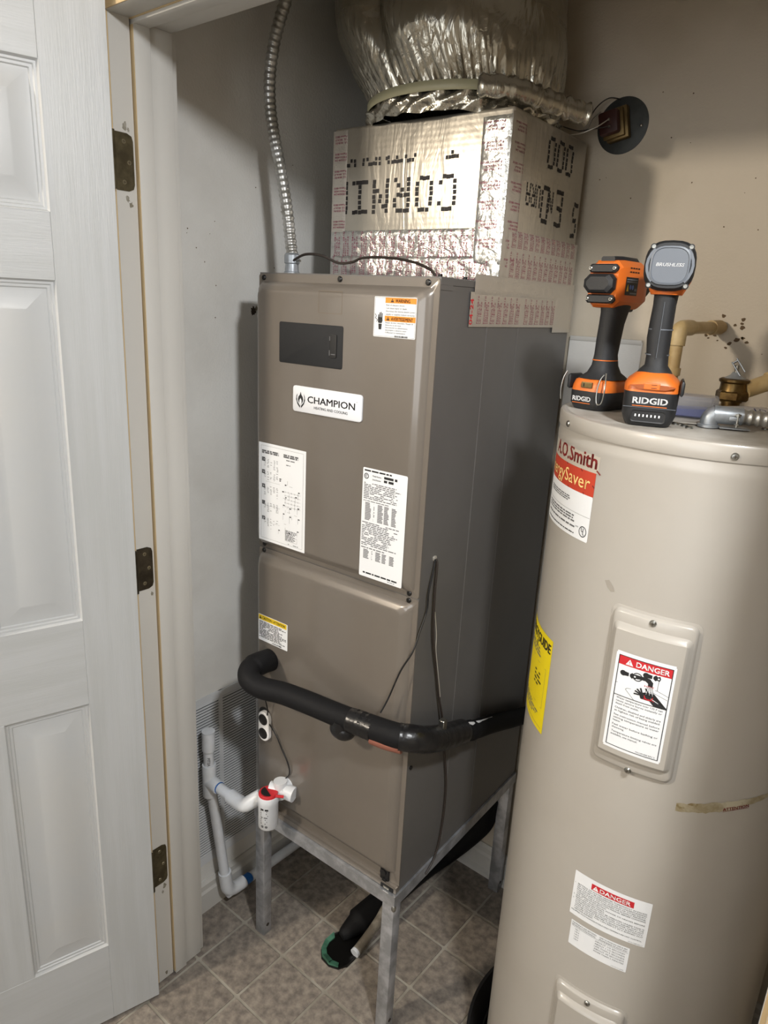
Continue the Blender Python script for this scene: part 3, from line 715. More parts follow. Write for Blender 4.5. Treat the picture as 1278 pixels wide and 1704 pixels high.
# ================================================================ FLEXIBLE DUCT ABOVE
duct = thing('flexible_duct', 'fat silver-jacketed flexible duct gathered and strapped above the box', 'duct', (0, 0, 0), PHI)
dcx, dcy = .238, .358
def jring(z, n=360):
    t = max(0., min(1., (z-2.066)/.13)); e = sin(t*pi/2); out = []
    lx = -.040*t-.10*max(0., z-2.20); base = .199+.040*e+.05*max(0., z-2.2)
    for i in range(n):
        a = 2*pi*i/n; V = Vector((cos(a)*6, sin(a)*6, z*3)); g_ = (1-t)**2.0
        f = g_*(.0050*noise.noise(V*3.2)+.0045*noise.noise(V*7.5)+.0028*sin(a*88+7*noise.noise(V*.9)))
        f += t*(.006*noise.noise(Vector((cos(a)*1.5, sin(a)*1.5, z*9)))+.0022*noise.noise(Vector((cos(a)*5, sin(a)*5, z*42))))
        da = (a-rad(261)+pi) % (2*pi)-pi; f += -t*.030*math.exp(-(da/.10)**2)+t*.012*math.exp(-((da+.30)/.18)**2)
        r = min(base+f, .300); out.append((dcx+lx+r*cos(a), min(dcy-.010*t+r*sin(a)*.96, .578), z))
    return out
b = MB(); b.rings([jring(2.060+.008*i) for i in range(19)], M_jackv, False, False)
b.rings([jring(2.204+.010*i) for i in range(27)], M_jack, False, False)
b.build('jacket', duct, smooth=70)
b = MB()
sp = lambda r, z: [(dcx+r*cos(2*pi*i/72), dcy+r*.97*sin(2*pi*i/72), z+.004*sin(2*pi*i/72+2)) for i in range(72)]
b.rings([sp(.2045, 2.046), sp(.2065, 2.048), sp(.2065, 2.062), sp(.2045, 2.064)], M_strap, False, False); b.build('strap', duct, smooth=50)
b = MB(); n = 220
def sk(i, k):
    a = 2*pi*i/n; z = 2.050-.034*k/7; r = .200+.006*sin(pi*k/7)+.004*sin(a*23+k)+.009*noise.noise(Vector((cos(a)*5, sin(a)*5, k*.5)))
    if k == 7: z += .006*noise.noise(Vector((cos(a)*4, sin(a)*4, 9)))
    return (dcx+r*cos(a), min(dcy+r*.95*sin(a), .578), z)
b.rings([[sk(i, k) for i in range(n)] for k in range(8)], M_jackv, False, False); b.build('jacket_skirt', duct, smooth=60)
# twisted tail of foil hanging off the right
b = MB(); P = smooth_path([(.375, .185, 2.052), (.425, .225, 2.050), (.458, .28, 2.042), (.488, .33, 2.034), (.520, .365, 2.026)], 6)
b.tube(P, [.012+.007*abs(sin(i*1.3)) for i in range(len(P))], M_jackv, 12, sx=1.2, sy=.8); b.build('jacket_tail', duct, smooth=60)

# ================================================================ CONDUIT AND WIRES AT THE TOP
cond = thing('flexible_conduit', 'ribbed metal conduit rising from the furnace top along the left wall', 'conduit', (0, 0, 0), PHI)
P = smooth_path([(.001, .09, 1.752), (-.005, .09, 1.785), (-.015, .09, 1.841), (-.033, .09, 1.912), (-.054, .09, 1.982), (-.067, .09, 2.04), (-.069, .09, 2.095), (-.059, .09, 2.148), (-.043, .09, 2.19), (-.020, .09, 2.235), (.0, .09, 2.30), (.01, .09, 2.455)], 22)
L = [0.]
for i in range(1, len(P)): L.append(L[-1]+(P[i]-P[i-1]).length)
b = MB(); b.tube(P, [.0112+.0019*(.5+.5*sin(l*2*pi/.0118))**1.5 for l in L], M_cond, 16); b.build('conduit_body', cond, smooth=80)
b = MB(); b.lathe([(.017, 0), (.017, .006), (.0150, .007), (.0140, .022), (.0165, .024), (.0165, .040), (.0135, .044)], M_diec, (.001, .09, ZT+.0015), 20)
b.cyl((.015, .088, 1.737), (.034, .082, 1.739), .0022, M_steel, 8); b.build('connector', cond, smooth=35)
def wire(name, label, pts, r, m, k=8, n=8, group=None, loc=None):
    pts = [FM @ Vector(p) for p in pts]; o = pts[0]
    b = MB(); b.tube([p-o for p in smooth_path(pts, k)], r, m, n); ob = b.build(name); ob.location = o
    return tag(ob, label, 'wire', group)
wire('control_wire', 'brown wire sagging across the furnace top in front of the foil box', [(.012, .082, 1.739), (.045, .085, 1.752), (.078, .10, 1.751), (.107, .12, 1.738), (.14, .125, 1.740), (.168, .12, 1.747), (.21, .11, 1.749), (.26, .10, 1.747), (.31, .08, 1.742), (.353, .06, 1.735), (.395, .04, 1.724), (.417, .02, 1.7165), (.425, .012, 1.7135)], .0027, M_wirebr)
wire('thermostat_wire', 'thin black wire looping from the furnace side hole down to the taped pipe', [(W+.001, .046, 1.184), (W+.006, .040, 1.178), (W+.008, .023, 1.124), (W+.008, .021, 1.086), (W+.010, -.003, 1.047), (W+.008, -.020, 1.010), (.434, -.030, .965), (.415, -.040, .90), (.405, -.050, .868)], .0017, M_wireb)
wire('thermostat_wire', 'brown cable hanging straight from the furnace side hole behind the taped pipe', [(W+.001, .048, 1.184), (W+.006, .049, 1.175), (W+.0075, .046, 1.11), (W+.0075, .053, 1.015), (W+.0075, .075, .93), (W+.008, .093, .86), (W+.012, .108, .80), (W+.008, .125, .73), (W+.006, .141, .69), (W+.006, .160, .60), (W+.006, .161, .51), (W+.006, .150, .44), (W+.007, .130, .405), (W+.007, .100, .385)], .0026, M_wirebr)
wire('thermostat_wire', 'bare silver strand twisted round the brown cable on the furnace side', [(W+.006, .054, 1.07), (W+.010, .060, 1.02), (W+.0105, .062, .985), (W+.0105, .076, .93), (W+.0105, .088, .885), (W+.0105, .094, .86)], .0011, M_wirew)
q = MB(); q.lathe([(.006, 0), (.006, .002), (.004, .003)], M_wirew, n=12, T=Matrix.Translation((W, .047, 1.186)) @ Matrix.Rotation(pi/2, 4, 'Y')); q.build('wire_grommet', furn)

# ================================================================ BLACK INSULATED PIPE ACROSS THE FRONT
ip = thing('insulated_pipe', 'black foam-covered pipe running across the furnace front and round its side', 'pipe', (0, 0, 0), PHI)
P = smooth_path([(.050, -.012, .842), (.058, -.055, .852), (.062, -.090, .853), (.080, -.108, .842), (.112, -.104, .832), (.16, -.085, .829), (.22, -.072, .826), (.30, -.062, .824), (.36, -.056, .826)], 8)
R = [.027 if i < 14 else .0245 for i in range(len(P))]
b = MB(); b.tube(P, R, M_foam, 20); b.build('foam_sleeve', ip, smooth=60)
b = MB(); b.tube(smooth_path([(.345, -.057, .8255), (.40, -.052, .828), (.455, -.045, .832), (.482, -.015, .822), (.485, .03, .802), (.484, .10, .775), (.482, .15, .758)], 8), .0255, M_foam, 20); b.build('foam_sleeve', ip, smooth=60)
b = MB(); b.tube(smooth_path([(.482, .13, .765), (.476, .22, .725), (.470, .32, .688), (.470, .42, .652), (.472, .54, .612)], 8), [.0225, .024, .022]*3+[.022]*24, M_foam, 20); b.build('foam_sleeve', ip, smooth=60)
def wrap(pts, r, seed):
    random.seed(seed); b = MB(); P = smooth_path(pts, 7); b.tube(P, [r+.0002*sin(i*2.1)+random.uniform(-.0002, .0003) for i in range(len(P))], M_etape, 18); return b.build('tape_wrap', ip, smooth=60)
wrap([(.335, -.059, .8245), (.36, -.056, .8255), (.395, -.053, .8265)], .0262, 1)
wrap([(.452, -.046, .831), (.474, -.030, .829), (.484, .0, .815), (.485, .05, .793)], .0275, 2); wrap([(.485, .045, .795), (.484, .10, .775), (.482, .155, .756)], .0272, 3)
b = MB(); b.sphere((.318, -.062, .797), .027, M_etape, 18, 10, (1.15, .9, .85)); b.tube([(.318, -.062, .822), (.318, -.062, .80)], .024, M_etape, 16); b.build('taped_joint', ip, smooth=60)
b = MB(); b.tube(smooth_path([(.395, -.060, .8105), (.43, -.057, .812), (.462, -.048, .813)], 6), .0145, M_copper, 14); b.build('exposed_pipe', ip, smooth=60)
b = MB(); b.tube(smooth_path([(.488, .150, .777), (.482, .21, .748), (.476, .28, .722), (.472, .35, .698)], 5), [.004, .006, .005, .0065, .006, .005, .0055, .005, .004, .004, .0035, .003, .003, .002, .002, .001], M_white, 8); b.build('torn_foam_edge', ip)
q = MB(); q.rbox((.484, .048, .812), (.497, .062, .838), M_steel, .001, 1); q.build('foil_tag', ip)

# ================================================================ WHITE DRAIN PIPE AND FLOAT SWITCH (world coordinates)
dp = thing('drain_pipe', 'white plastic drain pipe with elbows beside the return grille and steel stand', 'pipe', (-.115, -.07, 0))
O = Vector((-.115, -.07, 0))
def pv(name, pts, r, m=M_pvc, k=5, n=18, caps=True):
    b = MB(); b.tube([Vector(p)-O for p in smooth_path(pts, k)], r, m, n, caps); return b.build(name, dp, smooth=60)
ZE = .452; px, py = -.115, -.074
pv('pipe_length', [(px, py+.046, .10), (px+.001, py+.020, .30), (px, py+.004, .43)], .0135)
pv('pipe_length', [(px, py, .46), (px-.001, py, .555)], .0135)
o = pv('stub_cap', [(px, py, .545), (px, py, .595), (px, py, .599)], .0168)
# tee at the corner
b = MB(); b.tube([Vector((px, py, z))-O for z in (.408, .410, .500, .502)], [.0172, .0180, .0180, .0172], M_pvc, 20)
b.tube([Vector(p)-O for p in ((px, py, ZE), (px+.034, py, ZE), (px+.040, py, ZE))], [.0180, .0180, .0172], M_pvc, 20); b.build('tee_fitting', dp, smooth=50)
pv('primer_ring', [(px+.039, py, ZE), (px+.043, py, ZE)], .0150, M_blue, 2)
pv('pipe_length', [(px+.03, py, ZE), (.0, py, ZE-.001)], .0138)
pv('elbow', [(-.030, py, ZE), (.004, py, ZE-.001), (.024, py+.002, ZE+.002), (.038, py+.014, ZE+.014), (.052, py+.030, ZE+.026)], .0182)
pv('pipe_length', [(.045, py+.022, ZE+.020), (.100, -.035, ZE+.052)], .0150)
# tee into the cabinet, its socket against the front panel
b = MB(); b.tube([Vector(p)-O for p in ((.088, -.046, .520), (.118, -.030, .522), (.146, -.022, .520))], .0185, M_pvc, 20); b.tube([Vector(p)-O for p in ((.112, -.040, .522), (.114, .0, .530))], .0195, M_pvc, 20)
b.tube([Vector(p)-O for p in ((.112, -.035, .505), (.110, -.034, .548))], .0165, M_pvc, 20); b.build('tee_fitting', dp, smooth=50)
# bottom elbow and the run along the floor
pv('elbow', [(px, py+.043, .130), (px, py+.047, .095), (px, py+.052, .070), (px, py+.068, .054), (px, py+.095, .050), (px, py+.110, .050)], .0178)
pv('primer_ring', [(px, py+.109, .050), (px+.001, py+.123, .050), (px, py+.130, .0495)], .0149, M_blue, 2)
pv('pipe_length', [(px, py+.05, .050), (px, .14, .045), (px, .52, .034)], .0138)
# lettering on the pipe
def pipe_text(t, c, ax, size, a0, m=M_ink2):
    # print running along a vertical pipe length, facing the doorway
    d = Decal(lambda u, v, h: (c[0]-O.x+(.0139+h)*cos(a0+v/.0139), c[1]-O.y+(.0139+h)*sin(a0+v/.0139), c[2]+u))
    d.text(t, 0, -.002, size, .0003, m, bold=.02); d.build('pipe_print', dp, smooth=0)
pipe_text('ASTM', (px, py, .505), 'z', .010, rad(-45)); pipe_text('USA', (px, py+.044, .115), 'z', .011, rad(-45))
def cap_marks(z):
    pass
# float switch standing on the tee
fs = thing('float_switch', 'white overflow switch with a red cap on the drain pipe beside the stand leg', 'switch', (.103, -.066, .437), 0)
b = MB(); b.lathe([(.0225, 0), (.0240, .002), (.0240, .066), (.0255, .070), (.0255, .086), (.0245, .088)], M_pvc, n=28); b.build('switch_body', fs, smooth=40)
b = MB(); b.lathe([(.0232, .086), (.0232, .092), (.0215, .0945)], M_red, n=28); b.build('switch_cap', fs, smooth=40)
b = MB(); pts = [(.0175*cos(a), .0175*sin(a)) for a in [pi*.92+pi*.95*i/12 for i in range(13)]]; b.prism(pts, .0945, .0965, M_black); b.build('cap_window', fs, smooth=0)
b = MB(); b.tube([(.021, .004, .091), (.036, .016, .090)], .0035, M_red, 8); b.build('cap_lug', fs)
d = Decal(lambda u, v, h: ((.0242+h)*cos(u/.0242), (.0242+h)*sin(u/.0242), v)); a0 = rad(-75)*.0242
d.greek(a0-.006, .018, a0+.014, .058, 7, .0003, M_ink2, 1, .5); d.greek(a0-.006, .056, a0+.014, .062, 1, .0003, M_ink, 1, .8, False)
d.disc(a0-.001, .012, .0035, .0003, M_ink2); d.disc(a0+.009, .012, .0035, .0003, M_ink2); d.build('switch_print', fs, smooth=0)
wire('float_switch_wire', 'thin black wire dangling from the foam pipe to the red-capped switch', [(.066, -.075, .826), (.060, -.045, .76), (.056, -.030, .715), (.050, -.026, .685), (.070, -.024, .662), (.084, -.023, .645), (.098, -.022, .62), (.113, -.022, .600), (.123, -.022, .578), (.121, -.022, .560), (.108, -.024, .540), (.118, -.036, .520), (.119, -.050, .514), (.112, -.062, .521), (.105, -.067, .526)], .0016, M_wireb)

# ================================================================ RETURN GRILLE ON THE LEFT WALL
gr = thing('return_air_grille', 'tall grey louvred return grille low on the left wall behind the drain pipe', 'grille', (LW, 0, 0))
gm = lambda u, v, h: (h, u, v)
GY0, GY1, GZ0, GZ1 = -.26+.12, .142, .150, .668
d = MB(); d.box((.0, GY0, GZ0), (.003, GY1, GZ0+.026), M_grille); d.box((.0, GY0, GZ1-.020), (.003, GY1, GZ1), M_grille); d.rbox((.0, GY1-.020, GZ0), (.0045, GY1, GZ1), M_grille, .001, 1)
d.box((.0, -.006, GZ0), (.0035, .006, GZ1), M_grille); d.box((.0, GY0, GZ0), (.004, GY0+.012, GZ1), M_grille); d.build('grille_frame', gr, smooth=0)
d = MB(); d.box((.0003, GY0, GZ0), (.0006, GY1, GZ1), M_grilled); d.build('grille_backing', gr, smooth=0)
d = MB(); z = GZ0+.028
while z < GZ1-.022:
    for y0, y1 in ((GY0+.012, -.006), (.006, GY1-.020)):
        d.prism([(.0024, z+.0050), (.0036, z+.0050), (.0040, z), (.0028, z)], y0, y1, M_grille, 'y')
    z += .0083
d.build('louvre_slat', gr, smooth=0, kind='stuff')
for y, z in ((GY1-.010, GZ0+.06), (GY1-.010, GZ1-.05)): q = MB(); q.sphere((.0046, y, z), .003, M_steel, 8, 4); q.build('screw', gr)

# ================================================================ WATER HEATER
WC = Vector((.8766, .2161, 0)); WR = .25
wh = thing('water_heater', 'tall beige cylindrical electric water heater standing right of the furnace', 'water heater', WC)
b = MB(); b.lathe([(.246, .022), (WR, .026), (WR, .60), (WR, 1.10), (WR, 1.455), (WR+.0010, 1.462), (WR+.0010, 1.470), (WR-.0004, 1.475), (WR-.0004, 1.484)], M_tank, n=120, cap0=True, cap1=True); b.build('tank', wh, smooth=30)
b = MB(); b.lathe([(WR+.0016, 1.4835), (WR+.0022, 1.4845), (WR+.0022, 1.5035), (WR+.0005, 1.5068), (WR-.003, 1.5082), (WR-.006, 1.5078), (WR-.010, 1.5068)], M_tank, n=120, cap0=True, cap1=False)
b.lathe([(WR-.010, 1.5068), (.12, 1.5070), (.002, 1.5070)], M_lid, n=120, cap0=False, cap1=True); b.build('lid', wh, smooth=40)
cyl = lambda a0: (lambda u, v, h: ((WR+h)*cos(a0+u/WR), (WR+h)*sin(a0+u/WR), v))
def wscrew(a, z, h=.0, par=wh, m=M_steel, r=.0052):
    T = Matrix.Translation(((WR+h)*cos(rad(a)), (WR+h)*sin(rad(a)), z)) @ Matrix.Rotation(rad(a), 4, 'Z') @ Matrix.Rotation(pi/2, 4, 'Y')
    q = MB(); q.lathe([(r, 0), (r, .0012), (r*.75, .0028), (r*.3, .0032)], m, n=12, T=T); q.box((-r*.5, -.0004, .0030), (r*.5, .0004, .0036), M_gap, T); q.box((-.0004, -r*.5, .0030), (.0004, r*.5, .0036), M_gap, T); return q.build('screw', par, smooth=30)
wscrew(-134.8, 1.4925, .0024); wscrew(-70.1, 1.4925, .0024); wscrew(-10, 1.4925, .0024)
def cover(zlo, zhi, ilo, ihi):
    d = Decal(cyl(rad(-84.2))); u = .0655; q = .049
    R = [(-u, zlo, u, zhi, .012, -.001), (-u, zlo, u, zhi, .012, .0006), (-u+.004, zlo+.004, u-.004, zhi-.004, .011, .0012), (-u+.0065, zlo+.0065, u-.0065, zhi-.0065, .010, .0060), (-u+.009, zlo+.009, u-.009, zhi-.009, .010, .0072),
         (-q-.006, ilo-.006, q+.006, ihi+.006, .008, .0076), (-q-.002, ilo-.002, q+.002, ihi+.002, .008, .0135), (-q+.002, ilo+.003, q-.002, ihi-.003, .0008, .0160)]
    d.pressed(R, M_tank, n=4, cap=False, seg=9)
    # curved face built as a strip grid so it follows the tank
    u0, u1, v0, v1 = -q+.002, q-.002, ilo+.003, ihi-.003
    d.rect(u0, v0, u1, v1, .0160, M_tank, 14)
    o = d.build('access_cover', wh, smooth=40)
    wscrew(-84.45, zhi-.0115, .0072, o); wscrew(-84.45, zlo+.0075, .0072, o); return o
c1 = cover(.9795, 1.2485, 1.0085, 1.2195); cover(.2525, .5215, .2815, .4925)
# DANGER scald label on the upper cover
d = Decal(cyl(rad(-84.2))); u0, u1, v0, v1 = -.0410, .0405, 1.0205, 1.1840; h = .0164
def lab(d, u0, v0, u1, v1, h, m, nu=10, r=.003):
    d.rect(u0, v0+r, u1, v1-r, h, m, nu, 1); d.rect(u0+r*.4, v1-r, u1-r*.4, v1, h, m, nu, 1); d.rect(u0+r*.4, v0, u1-r*.4, v0+r, h, m, nu, 1)
lab(d, u0, v0, u1, v1, h, M_paper); h += .0003
d.frame(u0+.0045, v0+.0050, u1-.0035, v1-.0055, .0010, h+.0003, M_ink)
ul, ur = u0+.0050, u1-.0040
d.rect(ul, v1-.0205, ur, v1-.0060, h, M_red, 8)
d.text('DANGER', ul+.0245, v1-.0175, .0118, h+.0004, M_white, width=.044, bold=.03)
d.poly([(ul+.0100, v1-.0185), (ul+.0205, v1-.0185), (ul+.01525, v1-.0090)], h+.0004, M_white); d.rect(ul+.0148, v1-.0150, ul+.0157, v1-.0115, h+.0006, M_red); d.disc(ul+.01525, v1-.0168, .0006, h+.0006, M_red, 8)
# sink pictogram
zt = v0+.0915
d.rect(ul, zt, ur, zt+.0010, h+.0003, M_ink, 8)
d.line(ul, zt+.020, ur-.016, zt+.0265, .0005, h, M_ink); d.line(ur-.016, zt+.0265, ur-.0155, v1-.022, .0005, h, M_ink); d.line(ur-.016, zt+.0265, ur, zt+.021, .0005, h, M_ink)
d.line(ul+.015, zt+.0135, ul+.017, zt+.0160, .0005, h, M_ink); d.line(ul+.017, zt+.0160, ur-.020, zt+.0215, .0005, h, M_ink); d.line(ur-.020, zt+.0215, ur-.001, zt+.0155, .0005, h, M_ink); d.line(ul+.015, zt+.0135, ul+.028, zt+.001, .0005, h, M_ink)
for tx_, tz in ((ul+.0085, zt+.0385), (ul+.0395, zt+.0460)):     # two tap handles
    d.disc(tx_, tz, .0044, h, M_ink); d.poly([(tx_+.002, tz-.0035), (tx_+.008, tz-.0028), (tx_+.008, tz+.0028), (tx_+.002, tz+.0035)], h, M_ink)
    d.poly([(tx_+.0095, tz-.0018), (tx_+.0125, tz-.0048), (tx_+.0150, tz-.0028), (tx_+.0180, tz-.0040), (tx_+.0195, tz), (tx_+.0180, tz+.0042), (tx_+.0150, tz+.0026), (tx_+.0125, tz+.0046), (tx_+.0095, tz+.0018)], h, M_ink); d.disc(tx_+.0165, tz, .0014, h+.0003, M_paper, 8)
fx_, fz = ul+.0285, zt+.0390                                       # spout with its rose
d.ring(fx_, fz, .0068, .0014, h, M_ink); d.disc(fx_, fz, .0033, h, M_ink); d.poly([(fx_, fz-.0028), (fx_+.011, fz-.0022), (fx_+.015, fz-.0050), (fx_+.0155, fz-.0095), (fx_+.0215, fz-.0095), (fx_+.0215, fz-.002), (fx_+.017, fz+.0030), (fx_+.012, fz+.0035), (fx_, fz+.0030)], h, M_ink)
# hand and forearm under the water
hx, hz = ul+.043, zt+.0110
d.poly([(hx-.008, hz+.001), (hx-.006, hz+.006), (hx-.001, hz+.008), (hx+.006, hz+.0085), (hx+.011, hz+.009), (hx+.030, zt+.001), (hx+.012, zt+.001), (hx+.006, hz-.004), (hx-.006, hz-.004)], h+.0003, M_ink)
for a in ((-.0150, .0058), (-.0125, .0098), (-.0080, .0128), (-.0160, .0008)): d.line(hx-.004, hz+.002, hx+a[0], hz+a[1], .0023, h+.0003, M_ink)
d.line(hx+.004, hz+.006, hx-.0015, hz+.0145, .0022, h+.0003, M_ink)
for k in range(7): d.line(fx_+.0160+k*.0008, fz-.0095, hx-.002+k*.0022, hz+.0055, .0004, h+.0006, M_paper if k % 2 else M_ink)
d.text('HOT', hx-.0035, hz+.0170, .0042, h+.0005, M_red, width=.013, bold=.02); d.text('BURN', hx-.002, hz-.0035, .0038, h+.0007, M_red, width=.0135, bold=.02)
d.ring(hx+.004, hz+.003, .0062, .0012, h+.0007, M_red, 10, pi, 2*pi)
txt = [('Water temperature over 125 F can', 1), ('cause severe burns instantly or', 1), ('death from scalds.', .52), ('', 0), ('Children, disabled and elderly are', 1), ('at highest risk of being scalded.', 1), ('', 0),
       ('See instruction manual before', 1), ('setting temperature at water', 1), ('heater.', .18), ('', 0), ('Feel water before bathing or', 1), ('showering.', .28), ('', 0), ('Temperature limiting valves are', 1), ('available, see manual.', .60)]
z = zt-.0050
for t, wfr in txt:
    if t: d.text(t, ul+.0045, z, .0043, h, M_ink, width=(ur-ul-.009)*wfr, bold=.004); z -= .0049
    else: z -= .0022
d.text('191139-000 REV 2', ur-.004, v0+.0075, .0033, h, M_ink, width=.026, align='R')
d.build('scald_warning_label', wh, smooth=0)
# lower danger labels
d = Decal(cyl(rad(-82.8))); k_ = WR*pi/180; u0, u1 = (-97.5+82.8)*k_, (-68.2+82.8)*k_; v0, v1 = .6656, .7552; h = .0004
lab(d, u0, v0, u1, v1, h, M_paper, 14, .001); h += .0003
d.rect(u0+.031, v1-.0195, u1-.027, v1-.0075, h, M_red, 8); d.text('DANGER', u0+.0455, v1-.0172, .0108, h+.0003, M_white, width=.0500, bold=.03)
d.poly([(u0+.0335, v1-.0178), (u0+.0435, v1-.0178), (u0+.0385, v1-.0092)], h+.0003, M_white); d.rect(u0+.0381, v1-.0150, u0+.0389, v1-.0115, h+.0005, M_red)
LT = ['SETTING OF WATER HEATER THERMOSTAT IN EXCESS', 'OF 130 F MAY BE HAZARDOUS OR IN UNDERSTANDING', 'MAY CAUSE ACCIDENTAL SCALDING OR OTHER INJURY,', 'PARTICULARLY TO CHILDREN OR ELDERLY PERSONS.', 'CONSULT THE INSTRUCTION MANUAL BEFORE CHANGING', 'THE TEMPERATURE SETTING.',
      'SHUT OFF ELECTRICAL POWER TO HEATER BEFORE', 'REMOVING ACCESS PANELS.', 'THIS HEATER MUST NOT BE OPERATED UNLESS TANK IS', 'COMPLETELY FILLED WITH WATER. TO INSURE THAT THE', 'TANK IS COMPLETELY FILLED WITH WATER, OPEN A HOT', 'WATER FAUCET BEFORE TURNING ON ELECTRICITY.', 'FAILURE TO DO THIS CAN RESULT IN A BURNED OUT', 'HEATING ELEMENT.']
z = v1-.0245
for i, t in enumerate(LT):
    f = {5: .46, 7: .44, 13: .30}.get(i, 1.); d.text(t, u0+.0075, z, .0036, h, M_ink, width=(u1-u0-.013)*f, bold=.012)
    if i in (0, 6, 8): d.text({0: '1.', 6: '2.', 8: '3.'}[i], u0+.0025, z, .0036, h, M_ink, bold=.012)
    z -= .00395
d.text('EQUIPPED WITH NONADJUSTABLE HIGH TEMPERATURE LIMIT CONTROL', u0+.003, z-.0006, .0034, h, M_ink, width=u1-u0-.009, bold=.02)
d.text('191217-000 REV 3', u1-.004, v0+.0018, .0022, h, M_ink2, width=.022, align='R'); d.build('danger_label', wh, smooth=0)
d = Decal(cyl(rad(-82.8))); u0, u1 = (-96.1+82.8)*k_, (-73.0+82.8)*k_; v0, v1 = .6028, .6546; h = .0004
lab(d, u0, v0, u1, v1, h, M_paper, 12, .001); h += .0003
d.text('TEMPERATURE SETTING', u0+.002, v1-.0050, .0036, h, M_ink, width=.044, bold=.012); d.text('SEE INSTRUCTION MANUAL', u0+.002, v1-.0092, .0036, h, M_ink, width=.043, bold=.012)
d.text('TIME TO PRODUCE 2ND & 3RD', u0+.051, v1-.0050, .0034, h, M_ink, width=.046, bold=.012); d.text('DEGREE BURNS ON ADULT SKIN', u0+.051, v1-.0092, .0034, h, M_ink, width=.046, bold=.012); d.rect(u0+.002, v1-.0112, u1-.002, v1-.0108, h, M_ink, 8)
for i, (a, b_) in enumerate((('160 F', 'ABOUT 1/2 SECOND'), ('150 F', 'ABOUT 1 1/2 SECONDS'), ('140 F', 'LESS THAN 5 SECONDS'), ('130 F', 'ABOUT 30 SECONDS'), ('120 F', 'MORE THAN 5 MINUTES'))):
    d.text(a, u0+.009, v1-.0165-i*.0052, .0038, h, M_ink2, width=.008); d.text(b_, u0+.045, v1-.0165-i*.0052, .0040, h, M_ink2, width=.050)
d.text('191217-000', u1-.004, v0+.0022, .0024, h, M_ink2, width=.020, align='R'); d.build('temperature_chart_label', wh, smooth=0)
# brand label high on the left of the tank
a0 = rad(-116.0); d = Decal(cyl(a0)); UR = (-113.8+116.0)*k_; UL = -.272; h = .0004
lab(d, UL, 1.3210, UR, 1.3945, h, M_paper, 40, .002); d.rect(UL, 1.3945, UR, 1.4320, h, M_redlab, 40); d.rect(UL, 1.4320, UR+.004, 1.4700, h, M_tanlab, 40); h += .0003
for k in range(7): d.line(UL+.02+k*.045, 1.4318, UL+.02+k*.045+.060, 1.3950, .0022, h, M_dred) if UL+.02+k*.045+.060 < UR else d.line(UL+.02+k*.045, 1.4318, UR, 1.4318-(UR-(UL+.02+k*.045))*.61, .0022, h, M_dred)
d.text('A.O.Smith', UR-.001, 1.4385, .033, h, M_dred, width=.142, bold=.035, align='R')
d.text('EnergySaver', UR-.010, 1.4035, .031, h+.0003, M_cream, width=.165, bold=.004, align='R')
d.rect(UL, 1.3605, UR-.001, 1.3609, h, M_ink, 40)
d.greek(UR-.150, 1.3730, UR-.034, 1.3830, 3, h, M_ink2, 1, .55); d.greek(UR-.150, 1.3440, UR-.022, 1.3570, 3, h, M_ink2, 1, .55); d.greek(UR-.150, 1.3260, UR-.034, 1.3290, 1, h, M_ink, 1, .6, False); d.greek(UR-.150, 1.3355, UR-.034, 1.3400, 1, h, M_ink2, 1, .6, False)
d.ring(UR-.0125, 1.3360, .0088, .0014, h, M_ink); d.text('U', UR-.0165, 1.3355, .0090, h, M_ink, bold=.03); d.text('L', UR-.0120, 1.3310, .0085, h, M_ink, bold=.03)
d.text('LISTED', UR-.024, 1.3395, .0026, h, M_ink, align='R'); d.build('brand_label', wh, smooth=0)
# yellow energy guide
a0 = rad(-125.4); d = Decal(cyl(a0)); h = .0004; UL, v0, v1 = -.150, .9455, 1.1265
lab(d, UL, v0, 0, v1, h, M_ygl, 24, .001); h += .0003
d.text('ENERGYGUIDE', -.005, 1.1000, .0240, h, M_ink, width=.136, bold=.05, align='R'); d.poly([(-.070, 1.098), (-.062, 1.098), (-.066, 1.086)], h, M_ink)
d.greek(-.140, 1.074, -.012, 1.092, 3, h, M_ink2, .9, .5); d.frame(-.145, .990, -.012, 1.066, .0005, h, M_ink2); d.greek(-.060, 1.020, -.022, 1.050, 4, h, M_ink, .8, .45)
d.greek(-.140, .962, -.022, .984, 4, h, M_ink2, .8, .5); d.rect(-.145, .953, -.005, .9536, h, M_ink2, 10); d.build('energy_label', wh, smooth=0)
# torn remains of an ATTENTION label
a0 = rad(-52); d = Decal(cyl(a0)); top = []; bot = []
random.seed(5)
for i in range(30):
    u = -.066+.14*i/29; c_ = .945+.030*(i/29)**1.3; hw = .0085*(1-abs(i/29-.35)**1.2)+.001
    top.append((u, c_+hw*random.uniform(.8, 1.1))); bot.append((u, c_-hw*random.uniform(.8, 1.1)))
for i in range(29): d.poly([bot[i], bot[i+1], top[i+1], top[i]], .0005, M_torn)
d.text('ATTENTION', .002, .9490, .0075, .0009, M_dred, width=.040, bold=.03, rot=.20); d.line(.002, .9475, .041, .9555, .0007, .0009, M_dred); d.build('torn_label', wh, smooth=0)
d = Decal(cyl(rad(-101.6))); d.poly([(-.009, 1.276), (-.002, 1.279), (.007, 1.270), (.010, 1.264), (.004, 1.262), (-.003, 1.267)], .0003, mat('scuff', (150, 144, 134), .6)); d.build('scuff_mark', wh, smooth=0)

# drain pan below it
pan = thing('drain_pan', 'black plastic drain pan under the water heater', 'pan', (.867, .246, 0))
b = MB(); b.lathe([(.265, 0), (.270, .0), (.296, .048), (.301, .050), (.301, .053), (.294, .053), (.268, .006), (.262, .005)], M_black, n=80); b.lathe([(.2645, .0055), (.10, .0055), (.0995, .022), (.05, .022)], M_black, n=40); b.build('pan_body', pan, smooth=40)

